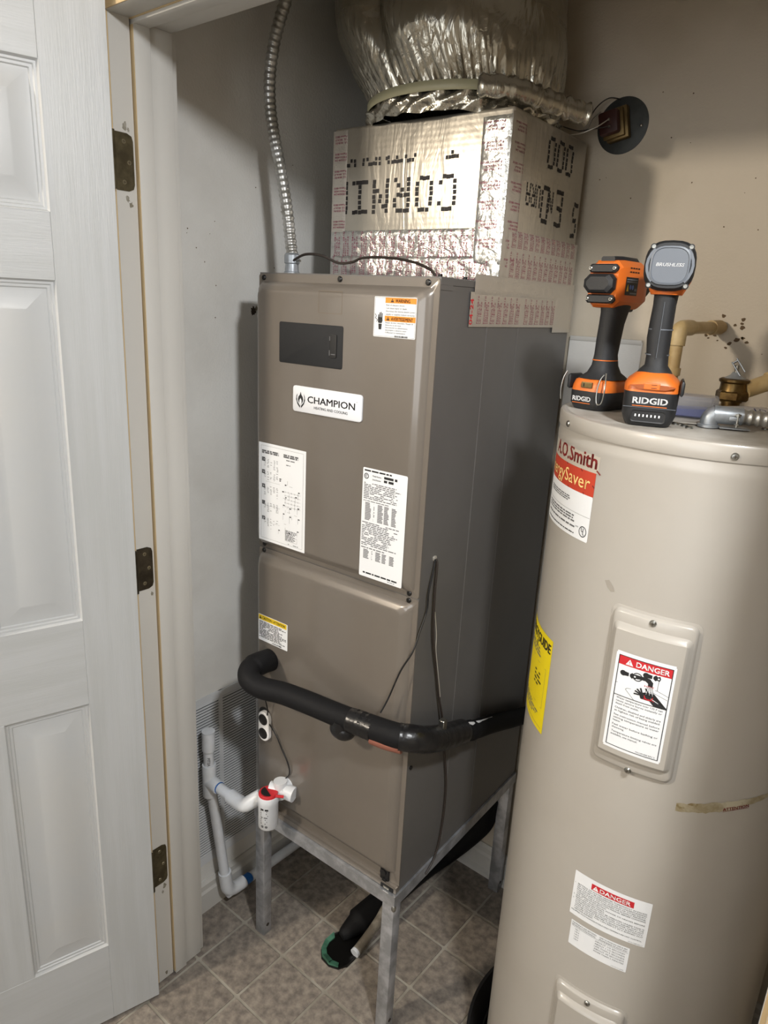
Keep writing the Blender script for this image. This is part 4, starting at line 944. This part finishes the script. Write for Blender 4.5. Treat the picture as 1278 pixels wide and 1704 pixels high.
# ================================================================ CORDLESS TOOLS ON THE LID
LZ2 = 1.5082
def sup(cx, cy, a, b_, z, n=28, p=2.6, ax='z'):
    out = []
    for i in range(n):
        t = 2*pi*i/n; c, s_ = cos(t), sin(t)
        x = cx+a*math.copysign(abs(c)**(2/p), c); y = cy+b_*math.copysign(abs(s_)**(2/p), s_)
        out.append((x, y, z) if ax == 'z' else (x, z, y))
    return out
def battery(root, x0, x1, L, zt, zo, big):
    b = MB(); hw = (x1-x0)/2; cx = (x0+x1)/2
    b.rings([sup(cx, L/2, hw-.006, L/2-.004, 0, p=5), sup(cx, L/2, hw-.003, L/2-.001, .006, p=5), sup(cx, L/2, hw, L/2, .014 if big else .010, p=5), sup(cx, L/2, hw+.001, L/2, zt, p=5)], M_tblk)
    o = b.build('battery', root, smooth=35)
    front = lambda u, v, h: (u, -.0006-h, v)
    d = Decal(front); tz = zt-.0165 if big else zt-.0165; tw = .048 if big else .034; tx = cx-tw/2-(0 if big else .006)
    d.text('RIDGID', tx, tz, .0128 if big else .0105, .0004, M_white, width=tw, bold=.045)
    d.rect(tx, tz-.0040, tx+tw, tz-.0030, .0004, M_or)
    if big:
        d.pressed([(cx-.024, .0055, cx+.024, .0225, .004, .0002), (cx-.024, .0055, cx+.024, .0225, .004, .0010), (cx-.022, .007, cx+.022, .021, .003, .0004)], M_black)
        for k in range(7): d.rect(cx-.0185+k*.0055, .0135, cx-.0165+k*.0055, .0170, .0014, M_white)
        d.rect(x0+.002, .0268, x1-.002, .0274, .0006, M_tgry)
    d.build('battery_lettering', o, smooth=0)
    return o
def octa(cx, cz, a, c, r, n=3):
    return rr(cx-a, cz-c, cx+a, cz+c, r, n)

# --- nearer tool: grey round rear cap
t2 = thing('cordless_drill', 'orange and grey cordless drill with round cap lettered BRUSHLESS, on the water heater', 'drill', (.830, .026, LZ2), rad(18.4), 'cordless tools on the water heater')
battery(t2, -.043, .034, .118, .049, 0, True)
b = MB(); cx = -.0045
b.rings([sup(cx, .058, .0395, .058, .049, p=5), sup(cx, .057, .0400, .056, .058, p=4.5), sup(cx, .055, .0370, .052, .064, p=4), sup(cx, .050, .0240, .040, .0755, p=3.2), sup(cx, .047, .0200, .032, .078, p=3)], M_or); b.build('orange_foot', t2, smooth=45)
b = MB(); b.rbox((.0335, .002, .046), (.0395, .060, .0685), M_tblk, .004)
b.build('release_latch', t2)
d = Decal(lambda u, v, h: (u, -.0022-h, v)); 
d.rings([[d.mp(u, v, h) for u, v in ((-.036, .058), (-.020, .0535), (.014, .0535), (.028, .058), (.014, .0600), (-.020, .0600))] for h in (-.006, .0004)], mat('dark_orange', (150, 74, 26), .5), cap0=False)  # darker orange hexagon on the foot front
d.pressed([(-.016, .0535, .006, .0625, .001, -.004), (-.016, .0535, .006, .0625, .001, .0010), (-.015, .0545, .005, .0615, .001, .0014)], M_or); d.rect(-.006, .0555, .002, .0562, .0018, M_black); d.rect(-.006, .0600, .002, .0606, .0018, M_black); d.build('foot_detail', t2, smooth=0)
b = MB(); G = []
for z, hx, hy, ox, oy in ((.0740, .0255, .036, -.0045, .047), (.0790, .0225, .033, -.0045, .046), (.0860, .0165, .026, -.0040, .044), (.100, .0158, .0235, -.0045, .043), (.125, .0170, .0235, -.0060, .041), (.150, .0165, .0235, -.0058, .041), (.172, .0160, .026, -.0052, .043), (.188, .0170, .030, -.005, .047), (.197, .0180, .034, -.005, .050)): G.append(sup(ox, oy, hx, hy, z, p=2.5))
b.rings(G, M_tgrip); b.build('grip', t2, smooth=50)
d = Decal(lambda u, v, h: (u, .0162-h, v)); d.rect(-.0058, .098, -.0053, .176, .0008, M_tgry); d.build('grip_seam', t2, smooth=0)
b = MB(); b.rings([sup(-.005, .045, .0172, .0250, z, p=2.5) for z in (.101, .1025)], M_tgry); b.build('grip_band', t2, smooth=50); b = MB(); b.rings([sup(-.0055, .042, .0176, .0245, z, p=2.5) for z in (.137, .1385)], M_tgry); b.build('grip_band', t2, smooth=50)
cxc, czc = -.0065, .2240
b = MB(); b.rings([sup(cxc, czc, .0300, .0315, .016, p=2.6, ax='y'), sup(cxc, czc, .0330, .0335, .026, p=2.6, ax='y'), sup(cxc, czc-.001, .0335, .0340, .060, p=2.5, ax='y'), sup(cxc, czc-.002, .0315, .0325, .110, p=2.3, ax='y'), sup(cxc, czc-.002, .0280, .0290, .135, p=2.1, ax='y')], M_or)
b.rings([sup(-.005, .036, .0215, .024, .186, p=2.6), sup(-.005, .040, .0270, .030, .197, p=2.6), sup(-.005, .045, .0310, .036, .206, p=2.6)], M_or); b.build('motor_housing', t2, smooth=50)
b = MB(); b.rings([sup(cxc, czc, .0325, .0325, .018, p=2.7, ax='y'), sup(cxc, czc, .0340, .0340, .012, p=2.8, ax='y'), sup(cxc, czc, .0330, .0330, .004, p=2.8, ax='y'), sup(cxc, czc, .0300, .0300, .0, p=2.8, ax='y')], M_tblk)
cap = b.build('rear_cap', t2, smooth=40)
ring = Decal(lambda u, v, h: (u, .0-h, v))
ring.rings([[ (p[0], -.0 - hh, p[2]) for p in sup(cxc, czc, r*1.0, r*.98, 0, p=3.2, ax='y')] for r, hh in ((.0262, .0), (.0262, .0022), (.0240, .0030), (.0232, .0016))], M_tgry, cap0=False); ring.build('cap_medallion', cap, smooth=30)
d = Decal(lambda u, v, h: (u, -.0018-h, v)); d.text('BRUSHLESS', cxc, czc-.0010, .0062, .0004, M_white, width=.036, bold=.03, align='C', shear=.22); d.build('cap_lettering', cap, smooth=0)
for sx_, a0_, a1_ in ((-1, .75, 1.25), (1, -.25, .25)):
    b = MB(); pts = []
    for i in range(7): a = pi*(a0_+(a1_-a0_)*i/6); pts.append((cxc+.0318*cos(a), czc+.0318*sin(a)))
    for i in range(6, -1, -1): a = pi*(a0_+(a1_-a0_)*i/6); pts.append((cxc+.0280*cos(a), czc+.0280*sin(a)))
    b.prism(pts, -.0018, .004, M_tgry, 'y'); b.build('cap_inlay', cap, smooth=30)
def bolt(par, x, y, z, r=.0032, axis_y=True):
    q = MB(); q.lathe([(r+.0012, -.006), (r+.0012, 0)], M_tblk, n=14, T=Matrix.Translation((x, y+.001, z)) @ Matrix.Rotation(pi/2, 4, 'X')); q.lathe([(r, 0), (r, .0018), (r*.8, .0024), (r*.45, .0024), (r*.4, .0012)], M_steel, n=14, T=Matrix.Translation((x, y+.0005, z)) @ Matrix.Rotation(pi/2, 4, 'X')); return q.build('screw', par, smooth=30)
for sx_, sz_ in ((-1, 1), (1, 1), (-1, -1), (1, -1)): bolt(cap, cxc+sx_*.0242, .001, czc+sz_*.0255-.001)
b = MB(); b.lathe([(.021, 0), (.022, .004), (.022, .026), (.018, .034), (.008, .040)], M_tblk, n=24, T=Matrix.Translation((cxc, .134, czc)) @ Matrix.Rotation(-pi/2, 4, 'X')); b.build('chuck', t2, smooth=35)
b = MB(); b.rbox((-.012, .068, .165), (.002, .080, .196), M_black, .004); b.build('trigger', t2)

# --- farther tool: black rear cap, turned to show its side
t1 = thing('cordless_impact_driver', 'orange and black impact driver with black angular rear cap, behind the BRUSHLESS drill', 'impact driver', (.688, .112, LZ2), rad(0), 'cordless tools on the water heater')
battery(t1, -.036, .036, .112, .0300, 0, False)
b = MB(); b.rings([sup(0, .056, .0365, .055, .030, p=5), sup(0, .055, .0370, .053, .038, p=4.5), sup(0, .053, .0335, .050, .0475, p=4), sup(0, .050, .0240, .042, .0520, p=3.4)], M_or); b.build('orange_foot', t1, smooth=45)
d = Decal(lambda u, v, h: (u, .001-h, v)); d.pressed([(-.010, .0355, .010, .0450, .001, -.004), (-.010, .0355, .010, .0450, .001, .0012), (-.009, .0365, .009, .0440, .001, .0014)], M_lam); d.rect(-.006, .0375, -.004, .0430, .0018, M_black); d.build('foot_detail', t1, smooth=0)
b = MB(); G = []
for z, hx, hy, ox, oy in ((.0500, .0350, .046, .0, .050), (.0540, .0300, .042, .0, .050), (.0600, .0230, .033, .001, .048), (.0720, .0180, .026, .002, .046), (.0900, .0160, .0225, .002, .045), (.115, .0165, .0235, .003, .045), (.140, .0170, .0240, .003, .048), (.158, .0180, .0270, .003, .052), (.172, .0195, .0330, .002, .056)): G.append(sup(ox, oy, hx, hy, z, p=2.5))
b.rings(G, M_tgrip); b.build('grip', t1, smooth=50)
b = MB(); b.rings([sup(.0018, .045, .0176, .0245, .0800, p=2.5), sup(.0018, .045, .0176, .0245, .0815, p=2.5)], M_or); b.build('grip_band', t1, smooth=50)
TT = Matrix.Translation((-.004, .020, 0))
ccz = .2020; ccx = 0.
def hexr(a, c, y, ch=.011, z=ccz):
    return [(ccx-a, y, z-c+ch), (ccx-a+ch, y, z-c), (ccx+a-ch, y, z-c), (ccx+a, y, z-c+ch), (ccx+a, y, z+c-ch), (ccx+a-ch, y, z+c), (ccx-a+ch, y, z+c), (ccx-a, y, z+c-ch)]
b = MB(); b.rings([hexr(.0255, .0320, -.004), hexr(.0290, .0365, .004), hexr(.0300, .0375, .020), hexr(.0300, .0375, .074), hexr(.0270, .034, .090), hexr(.0220, .028, .098)], M_or, T=TT); b.build('motor_housing', t1, smooth=25)
b = MB(); b.rings([hexr(.0120, .0050, .002, .002, ccz+.0375), hexr(.0170, .0060, .020, .002, ccz+.0375), hexr(.0170, .0060, .066, .002, ccz+.0375), hexr(.0100, .0040, .086, .002, ccz+.0360)], M_tblk, T=TT); b.build('top_pad', t1, smooth=25)
b = MB(); b.rings([hexr(.0240, .0140, -.004, .006), hexr(.0270, .0150, -.012, .007), hexr(.0260, .0135, -.019, .008), hexr(.0200, .0100, -.022, .007)], M_tblk, T=TT)
cap1 = b.build('rear_cap', t1, smooth=20)
for sg in (1, -1):
    b = MB(); zc = ccz+sg*.0235
    b.rings([hexr(.0250, .0065, -.002, .004, zc), hexr(.0255, .0068, -.009, .004, zc), hexr(.0220, .0050, -.012, .004, zc)], M_tblk, T=TT); b.build('cap_bracket', cap1, smooth=20)
    for sx_ in (-1, 1): 
        q = bolt(cap1, -.004+sx_*.0215, .020-.011, zc+sg*.000)
# side label with pictograms
d = Decal(lambda u, v, h: (-.004+.0301+h, .020+u, v)); h = .0005
d.rect(.014, .186, .052, .214, h, M_black); d.rect(.016, .206, .050, .2075, h+.0003, M_ink2); d.rect(.016, .2095, .050, .211, h+.0003, M_tgry)
d.poly([(.017, .192), (.024, .192), (.0205, .203)], h+.0003, M_yellow); d.disc(.029, .1985, .0038, h+.0003, mat('sign_blue', (90, 120, 190), .5), sx=.8); d.disc(.0365, .1985, .0038, h+.0003, MATS['sign_blue'], sx=.8)
d.rect(.042, .193, .050, .197, h+.0003, M_tgry); d.rect(.029, .188, .050, .1905, h+.0003, M_tgry); d.build('caution_sticker', t1, smooth=0)
d = Decal(lambda u, v, h: (-.004+.0301+h, .020+u, v))
for k in range(4): d.rect(.022+k*.008, .221, .028+k*.008, .223, .0006, M_black); d.rect(.022+k*.008, .227, .028+k*.008, .229, .0006, M_black)
d.build('vent_slot', t1, smooth=0)
b = MB(); b.lathe([(.0235, 0), (.0235, .012), (.017, .026), (.009, .032), (.009, .044)], M_tblk, n=24, T=TT @ Matrix.Translation((0, .096, ccz)) @ Matrix.Rotation(-pi/2, 4, 'X')); b.build('nose', t1, smooth=35)
b = MB(); b.rbox((-.009, .072, .145), (.009, .085, .176), M_black, .004); b.rbox((-.012, .064, .160), (.012, .098, .178), M_tblk, .004); b.build('trigger', t1)
b = MB(); b.tube(smooth_path([(.030, .000, .060), (.026, -.004, .050), (.0235, -.005, .030), (.0255, -.005, .014), (.031, -.005, .012), (.0355, -.005, .018), (.0365, -.004, .040), (.031, .004, .062)], 5), .0012, M_steel, 8); b.build('wire_clip', t1)
b = MB(); b.rbox((-.0455, .010, .030), (-.0380, .050, .055), M_tblk, .004); b.tube(smooth_path([(-.0400, .000, .060), (-.0440, -.003, .048), (-.0460, -.004, .030), (-.0450, -.003, .012)], 4), .0012, M_steel, 8); b.build('belt_clip', t1)
t1.rotation_euler = (0, 0, rad(-8))

# ================================================================ FITTINGS ON THE LID
ce = thing('conduit_elbow', 'zinc conduit elbow and ribbed metal conduit on the water heater lid', 'conduit fitting', (.889, .110, LZ2), rad(22))
b = MB(); b.lathe([(.0155, 0), (.0155, .004), (.0128, .005), (.0128, .012)], M_diec, n=20)
b.tube(smooth_path([(0, 0, .004), (0, 0, .012), (.004, 0, .0175), (.012, 0, .0195), (.042, 0, .0190)], 5), .0125, M_diec, 20); b.tube([(.004, 0, .0195), (.044, 0, .0190)], .0133, M_diec, 18); b.build('elbow_body', ce, smooth=50)
b = MB(); b.rbox((.024, -.0170, .0130), (.040, -.0110, .0200), M_diec, .002); b.cyl((.036, -.0155, .004), (.036, -.0155, .0245), .0018, M_steel, 8); b.cyl((.036, -.0155, .0205), (.036, -.0155, .0240), .0042, M_steel, 8); b.cyl((.036, -.0155, .0080), (.036, -.0155, .0100), .0038, M_steel, 6); b.build('clamp_screw', ce, smooth=30)
P = [(.042+.0009*i, 0, .0190-.00002*i) for i in range(170)]
b = MB(); b.tube(P, [.0102+.0020*(.5+.5*sin(i*.0009*2*pi/.0105))**1.4 for i in range(170)], M_cond, 18); b.build('ribbed_conduit', ce, smooth=80)
b = MB(); b.rbox((.014, -.016, .0008), (.056, .012, .0028), M_diec, .0008, 1); b.build('knockout_plate', ce)
sb = thing('junction_lid', 'small dusty metal cover plate with screws beside the drill battery', 'cover plate', (.853, .128, LZ2), rad(20))
b = MB(); b.rbox((-.022, -.020, 0), (.020, .022, .0022), M_lid, .0008, 1); b.build('plate', sb)
for i, (x, y, lbl) in enumerate(((.846, .094, 'hex screw head on the lid nearest the drill battery'), (.862, .086, 'domed screw head on the lid between drill battery and zinc elbow'), (.873, .072, 'screw head nearest the lid rim in front of the zinc elbow'), (.955, .175, 'screw head on the lid under the ribbed conduit'))):
    q = MB(); q.lathe([(.0058, 0), (.0058, .0012), (.0040, .0032), (.001, .0038)], M_steel, n=12); o = q.build('screw_head', smooth=30); o.location = (x, y, LZ2-.0008); tag(o, lbl, 'screw', 'loose screw heads on the lid')
# small clear plastic case
cs = thing('plastic_case', 'small clear plastic case with blue contents behind the right drill', 'case', (.838, .212, LZ2), rad(16))
b = MB(); R = lambda z, g_: [(-.036+g_, -.028+g_, z), (.024-g_, -.028+g_, z), (.034-g_, .0, z+.002), (.024-g_, .030-g_, z), (-.036+g_, .030-g_, z)]
b.rings([R(0, .003), R(.003, 0), R(.030, 0), R(.034, .003)], M_clear); b.build('case_shell', cs, smooth=0)
b = MB(); b.rings([[(x*.86-.001, y*.86, z) for x, y, z in R(.002, .003)], [(x*.86-.001, y*.86, z+.004*sin(i*2.3)) for i, (x, y, z) in enumerate(R(.012, .003))]], M_bluep); b.build('blue_contents', cs, smooth=0)
# printed white bag
bg = thing('white_bag', 'crumpled white plastic bag with blue print lying behind the conduit', 'bag', (.945, .275, LZ2), rad(28))
d = Decal(lambda u, v, h: (u, v, .012+.012*(.5+noise.noise(Vector((u*14, v*20, 1))))*max(0, 1-(u/.085)**4)*max(0, 1-(v/.06)**4)+h)); d.rect(-.085, -.06, .085, .06, 0, M_bag, 26, 20); o = d.build('bag_sheet', bg, smooth=60)
q = Decal(d.mp); q.text('LOCKOUT', .040, -.026, .016, .0012, M_bagink, width=.085, bold=.02, rot=pi); q.ring(.056, -.033, .009, .003, .0012, M_bagink); q.build('bag_print', bg, smooth=0); q = Decal(d.mp); q.text('LOCKOUT', .050, .026, .010, .0012, M_bagink, width=.07, bold=.01, rot=pi); q.build('bag_print', bg, smooth=0)
b = MB(); b.rbox((-.083, -.058, 0), (.083, .058, .011), M_bag, .005); b.build('bag_body', bg)

# relief valve and its cream outlet pipe
rvx, rvy = .850, .385
rvv = thing('relief_valve', 'brass relief valve with steel test lever at the back of the lid', 'valve', (rvx, rvy, LZ2))
b = MB(); b.cyl((0, 0, 0), (0, 0, .014), .016, M_bpipe, 20); b.cyl((0, 0, .012), (0, 0, .016), .019, M_bpipe, 20)
b.lathe([(.0255, .015), (.0285, .018), (.0285, .030), (.0255, .033)], M_bpipe, n=6); b.lathe([(.0235, .032), (.0225, .040), (.0225, .046), (.0260, .049), (.0260, .053), (.022, .055)], M_bpipe, n=24); b.build('valve_body', rvv, smooth=30)
b = MB(); b.lathe([(.020, .054), (.009, .061), (.006, .066)], M_diec, n=20); b.cyl((0, 0, .062), (0, 0, .078), .0035, M_steel, 10); b.build('bonnet', rvv, smooth=30)
T_ = Matrix.Translation((.002, 0, .072)) @ Matrix.Rotation(rad(-38), 4, 'Y') @ Matrix.Rotation(rad(10), 4, 'Z')
b = MB(); b.rbox((-.004, -.006, -.014), (-.0015, .006, .016), M_diec, .0008, 1, T_); b.rbox((.006, -.006, -.012), (.0085, .006, .018), M_diec, .0008, 1, T_); b.rbox((-.004, -.006, .012), (.0085, .006, .0145), M_diec, .0008, 1, T_); b.build('test_lever', rvv)
dpp = thing('discharge_pipe', 'cream plastic outlet pipe with an elbow from the brass relief valve', 'pipe', (rvx, rvy, LZ2))
b = MB(); b.tube([(.020, .003, .036), (.058, .040, .056)], .0150, M_cpvc, 18); b.build('pipe_length', dpp, smooth=50)
b = MB(); b.tube(smooth_path([(.050, .032, .052), (.066, .048, .060), (.074, .056, .056), (.076, .058, .045), (.076, .058, .028)], 5), .0185, M_cpvc, 20); b.tube([(.076, .058, .026), (.076, .058, .031)], .0200, M_cpvc, 20); b.build('elbow', dpp, smooth=50)
b = MB(); b.tube([(.076, .058, .030), (.078, .059, -.30)], .0140, M_cpvc, 16); b.build('pipe_length', dpp, smooth=50)
# cream water pipe coming out of the back wall
wp = thing('water_pipe', 'cream plastic water pipe from the back wall turning down behind the drill grip', 'pipe', (.757, BW, 1.648))
b = MB(); b.tube([(0, .0, 0), (-.0235, -.165, -.003)], .0118, M_cpvc, 18); b.build('pipe_length', wp, smooth=50)
b = MB(); b.tube([(-.002, -.012, 0), (-.008, -.050, -.001)], .0148, M_cpvc, 18); b.build('coupling', wp, smooth=50)
b = MB(); b.tube(smooth_path([(-.020, -.140, -.0025), (-.0250, -.178, -.004), (-.0262, -.186, -.012), (-.0262, -.188, -.036)], 5), .0150, M_cpvc, 18); b.build('elbow', wp, smooth=50)
b = MB(); b.tube([(-.0262, -.188, -.03), (-.0262, -.188, -.60)], .0118, M_cpvc, 18); b.tube([(-.0262, -.188, -.078), (-.0262, -.188, -.092)], .0148, M_cpvc, 18); b.build('pipe_length', wp, smooth=50)
# dark cover plate with transformer on the back wall
tp = thing('wall_transformer', 'dark round cover plate with a small laminated transformer high on the back wall', 'transformer', (.485, BW, 2.052))
b = MB(); b.lathe([(.056, 0), (.056, .0018), (.054, .0026)], M_plate, n=48, T=Matrix.Rotation(pi/2, 4, 'X')); b.build('cover_plate', tp, smooth=30)
TR = Matrix.Rotation(rad(-12), 4, 'Y')
b = MB(); b.rbox((-.030, -.020, -.030), (.018, -.003, .034), M_lam, .002, 2, TR); b.rbox((-.034, -.028, -.026), (.012, -.018, .030), M_lam, .002, 2, TR); b.build('laminated_core', tp)
b = MB(); b.rbox((-.036, -.046, -.020), (.006, -.026, .026), M_maroon, .005, 2, TR); b.build('coil', tp)
for x, z in ((-.012, .004), (-.010, -.010)): q = MB(); q.cyl((x, -.046, z), (x, -.049, z), .0028, M_steel, 8); q.build('terminal_screw', tp)
for x, z in ((.042, -.004), (-.046, .002)): q = MB(); q.sphere((x, -.003, z), .0034, M_steel, 8, 5); q.build('screw', tp)
for k, pts in enumerate(([(-.012, -.049, .004), (-.03, -.06, -.01), (-.06, -.07, -.022), (-.085, -.09, -.028)], [(-.010, -.049, -.010), (-.04, -.06, -.014), (-.066, -.075, -.018), (-.09, -.10, -.012)], [(-.05, -.01, .030), (-.058, -.03, .012), (-.060, -.04, -.006), (-.068, -.06, -.020)], [(-.008, -.006, .050), (-.030, -.02, .052), (-.052, -.03, .034), (-.060, -.05, .0)])):
    q = MB(); q.tube(smooth_path(pts, 6), .0013, M_wirebr if k % 2 else M_wirew, 6); q.build('lead_wire', tp)

# ================================================================ FLOOR DRAIN, DRAIN TUBE, BLACK HOSE UNDER THE FURNACE
fd = thing('floor_drain', 'ragged green-rimmed floor drain hole, its dark inside painted as a black dish, in front of the furnace', 'drain', (.204, .100, 0))
random.seed(9)
outl = [(-.026, -.045), (-.008, -.062), (.022, -.066), (.046, -.056), (.058, -.034), (.058, -.004), (.050, .030), (.044, .070), (.034, .115), (.018, .130), (.002, .098), (-.008, .062), (-.022, .040), (-.034, .014), (-.036, -.018)]
def sc(k): return [(x*k, y*k) for x, y in outl]
b = MB(); b.rings([[(x*1.02, y*1.02, -.001) for x, y in outl], [(x, y, .004+.0015*sin(i*2.1)) for i, (x, y) in enumerate(outl)], [(x*.94, y*.94, .0035) for x, y in outl], [(x*.90, y*.90, .0012) for x, y in outl]], M_dark, cap0=False, cap1=True); b.build('hole_dark', fd, smooth=0)  # shallow black dish painted in for the dark inside of the hole
b = MB(); ar = [(-.033, .012), (-.035, -.018), (-.026, -.044), (-.008, -.060), (.020, -.064), (.044, -.054)]; inn = [(-.024, .006), (-.025, -.014), (-.019, -.032), (-.004, -.045), (.018, -.048), (.036, -.042)]
for i in range(5):
    z1 = .008+random.uniform(0, .006); q0, q1, q2, q3 = ar[i], ar[i+1], inn[i+1], inn[i]
    b.add([(q0[0], q0[1], .0005), (q1[0], q1[1], .0005), (q1[0], q1[1], z1), (q0[0], q0[1], z1+.002), (q3[0], q3[1], z1*.45), (q2[0], q2[1], z1*.40), (q3[0], q3[1], .001), (q2[0], q2[1], .001)], [(0, 1, 2, 3), (3, 2, 5, 4), (4, 5, 7, 6)], M_green)
b.build('broken_rim', fd, smooth=0)
dt = thing('drain_tube', 'dirty white plastic tube ending in the green-rimmed floor drain', 'pipe', (.250, .085, 0))
b = MB(); b.tube(smooth_path([(.008, .015, .014), (.007, .065, .026), (.006, .115, .045), (.003, .165, .066), (.002, .30, .076), (.002, .44, .070)], 6), .0122, M_pvcold, 16); b.tube([(.008, .013, .0138), (.008, .021, .0152)], .0128, M_pvc, 16); b.build('tube_body', dt, smooth=50)
bh = thing('insulated_hose', 'black foam-covered hose running back from the floor drain under the furnace', 'hose', (0, 0, 0))
b = MB(); b.tube(smooth_path([(.196, .115, .012), (.206, .17, .026), (.216, .25, .035), (.222, .36, .036), (.232, .46, .038), (.262, .535, .062), (.320, .545, .150), (.358, .545, .225), (.368, .545, .31)], 8), [.012, .015, .018, .020, .022, .024, .026, .028]+[.035]*64, M_foam, 18); b.build('hose_body', bh, smooth=60)
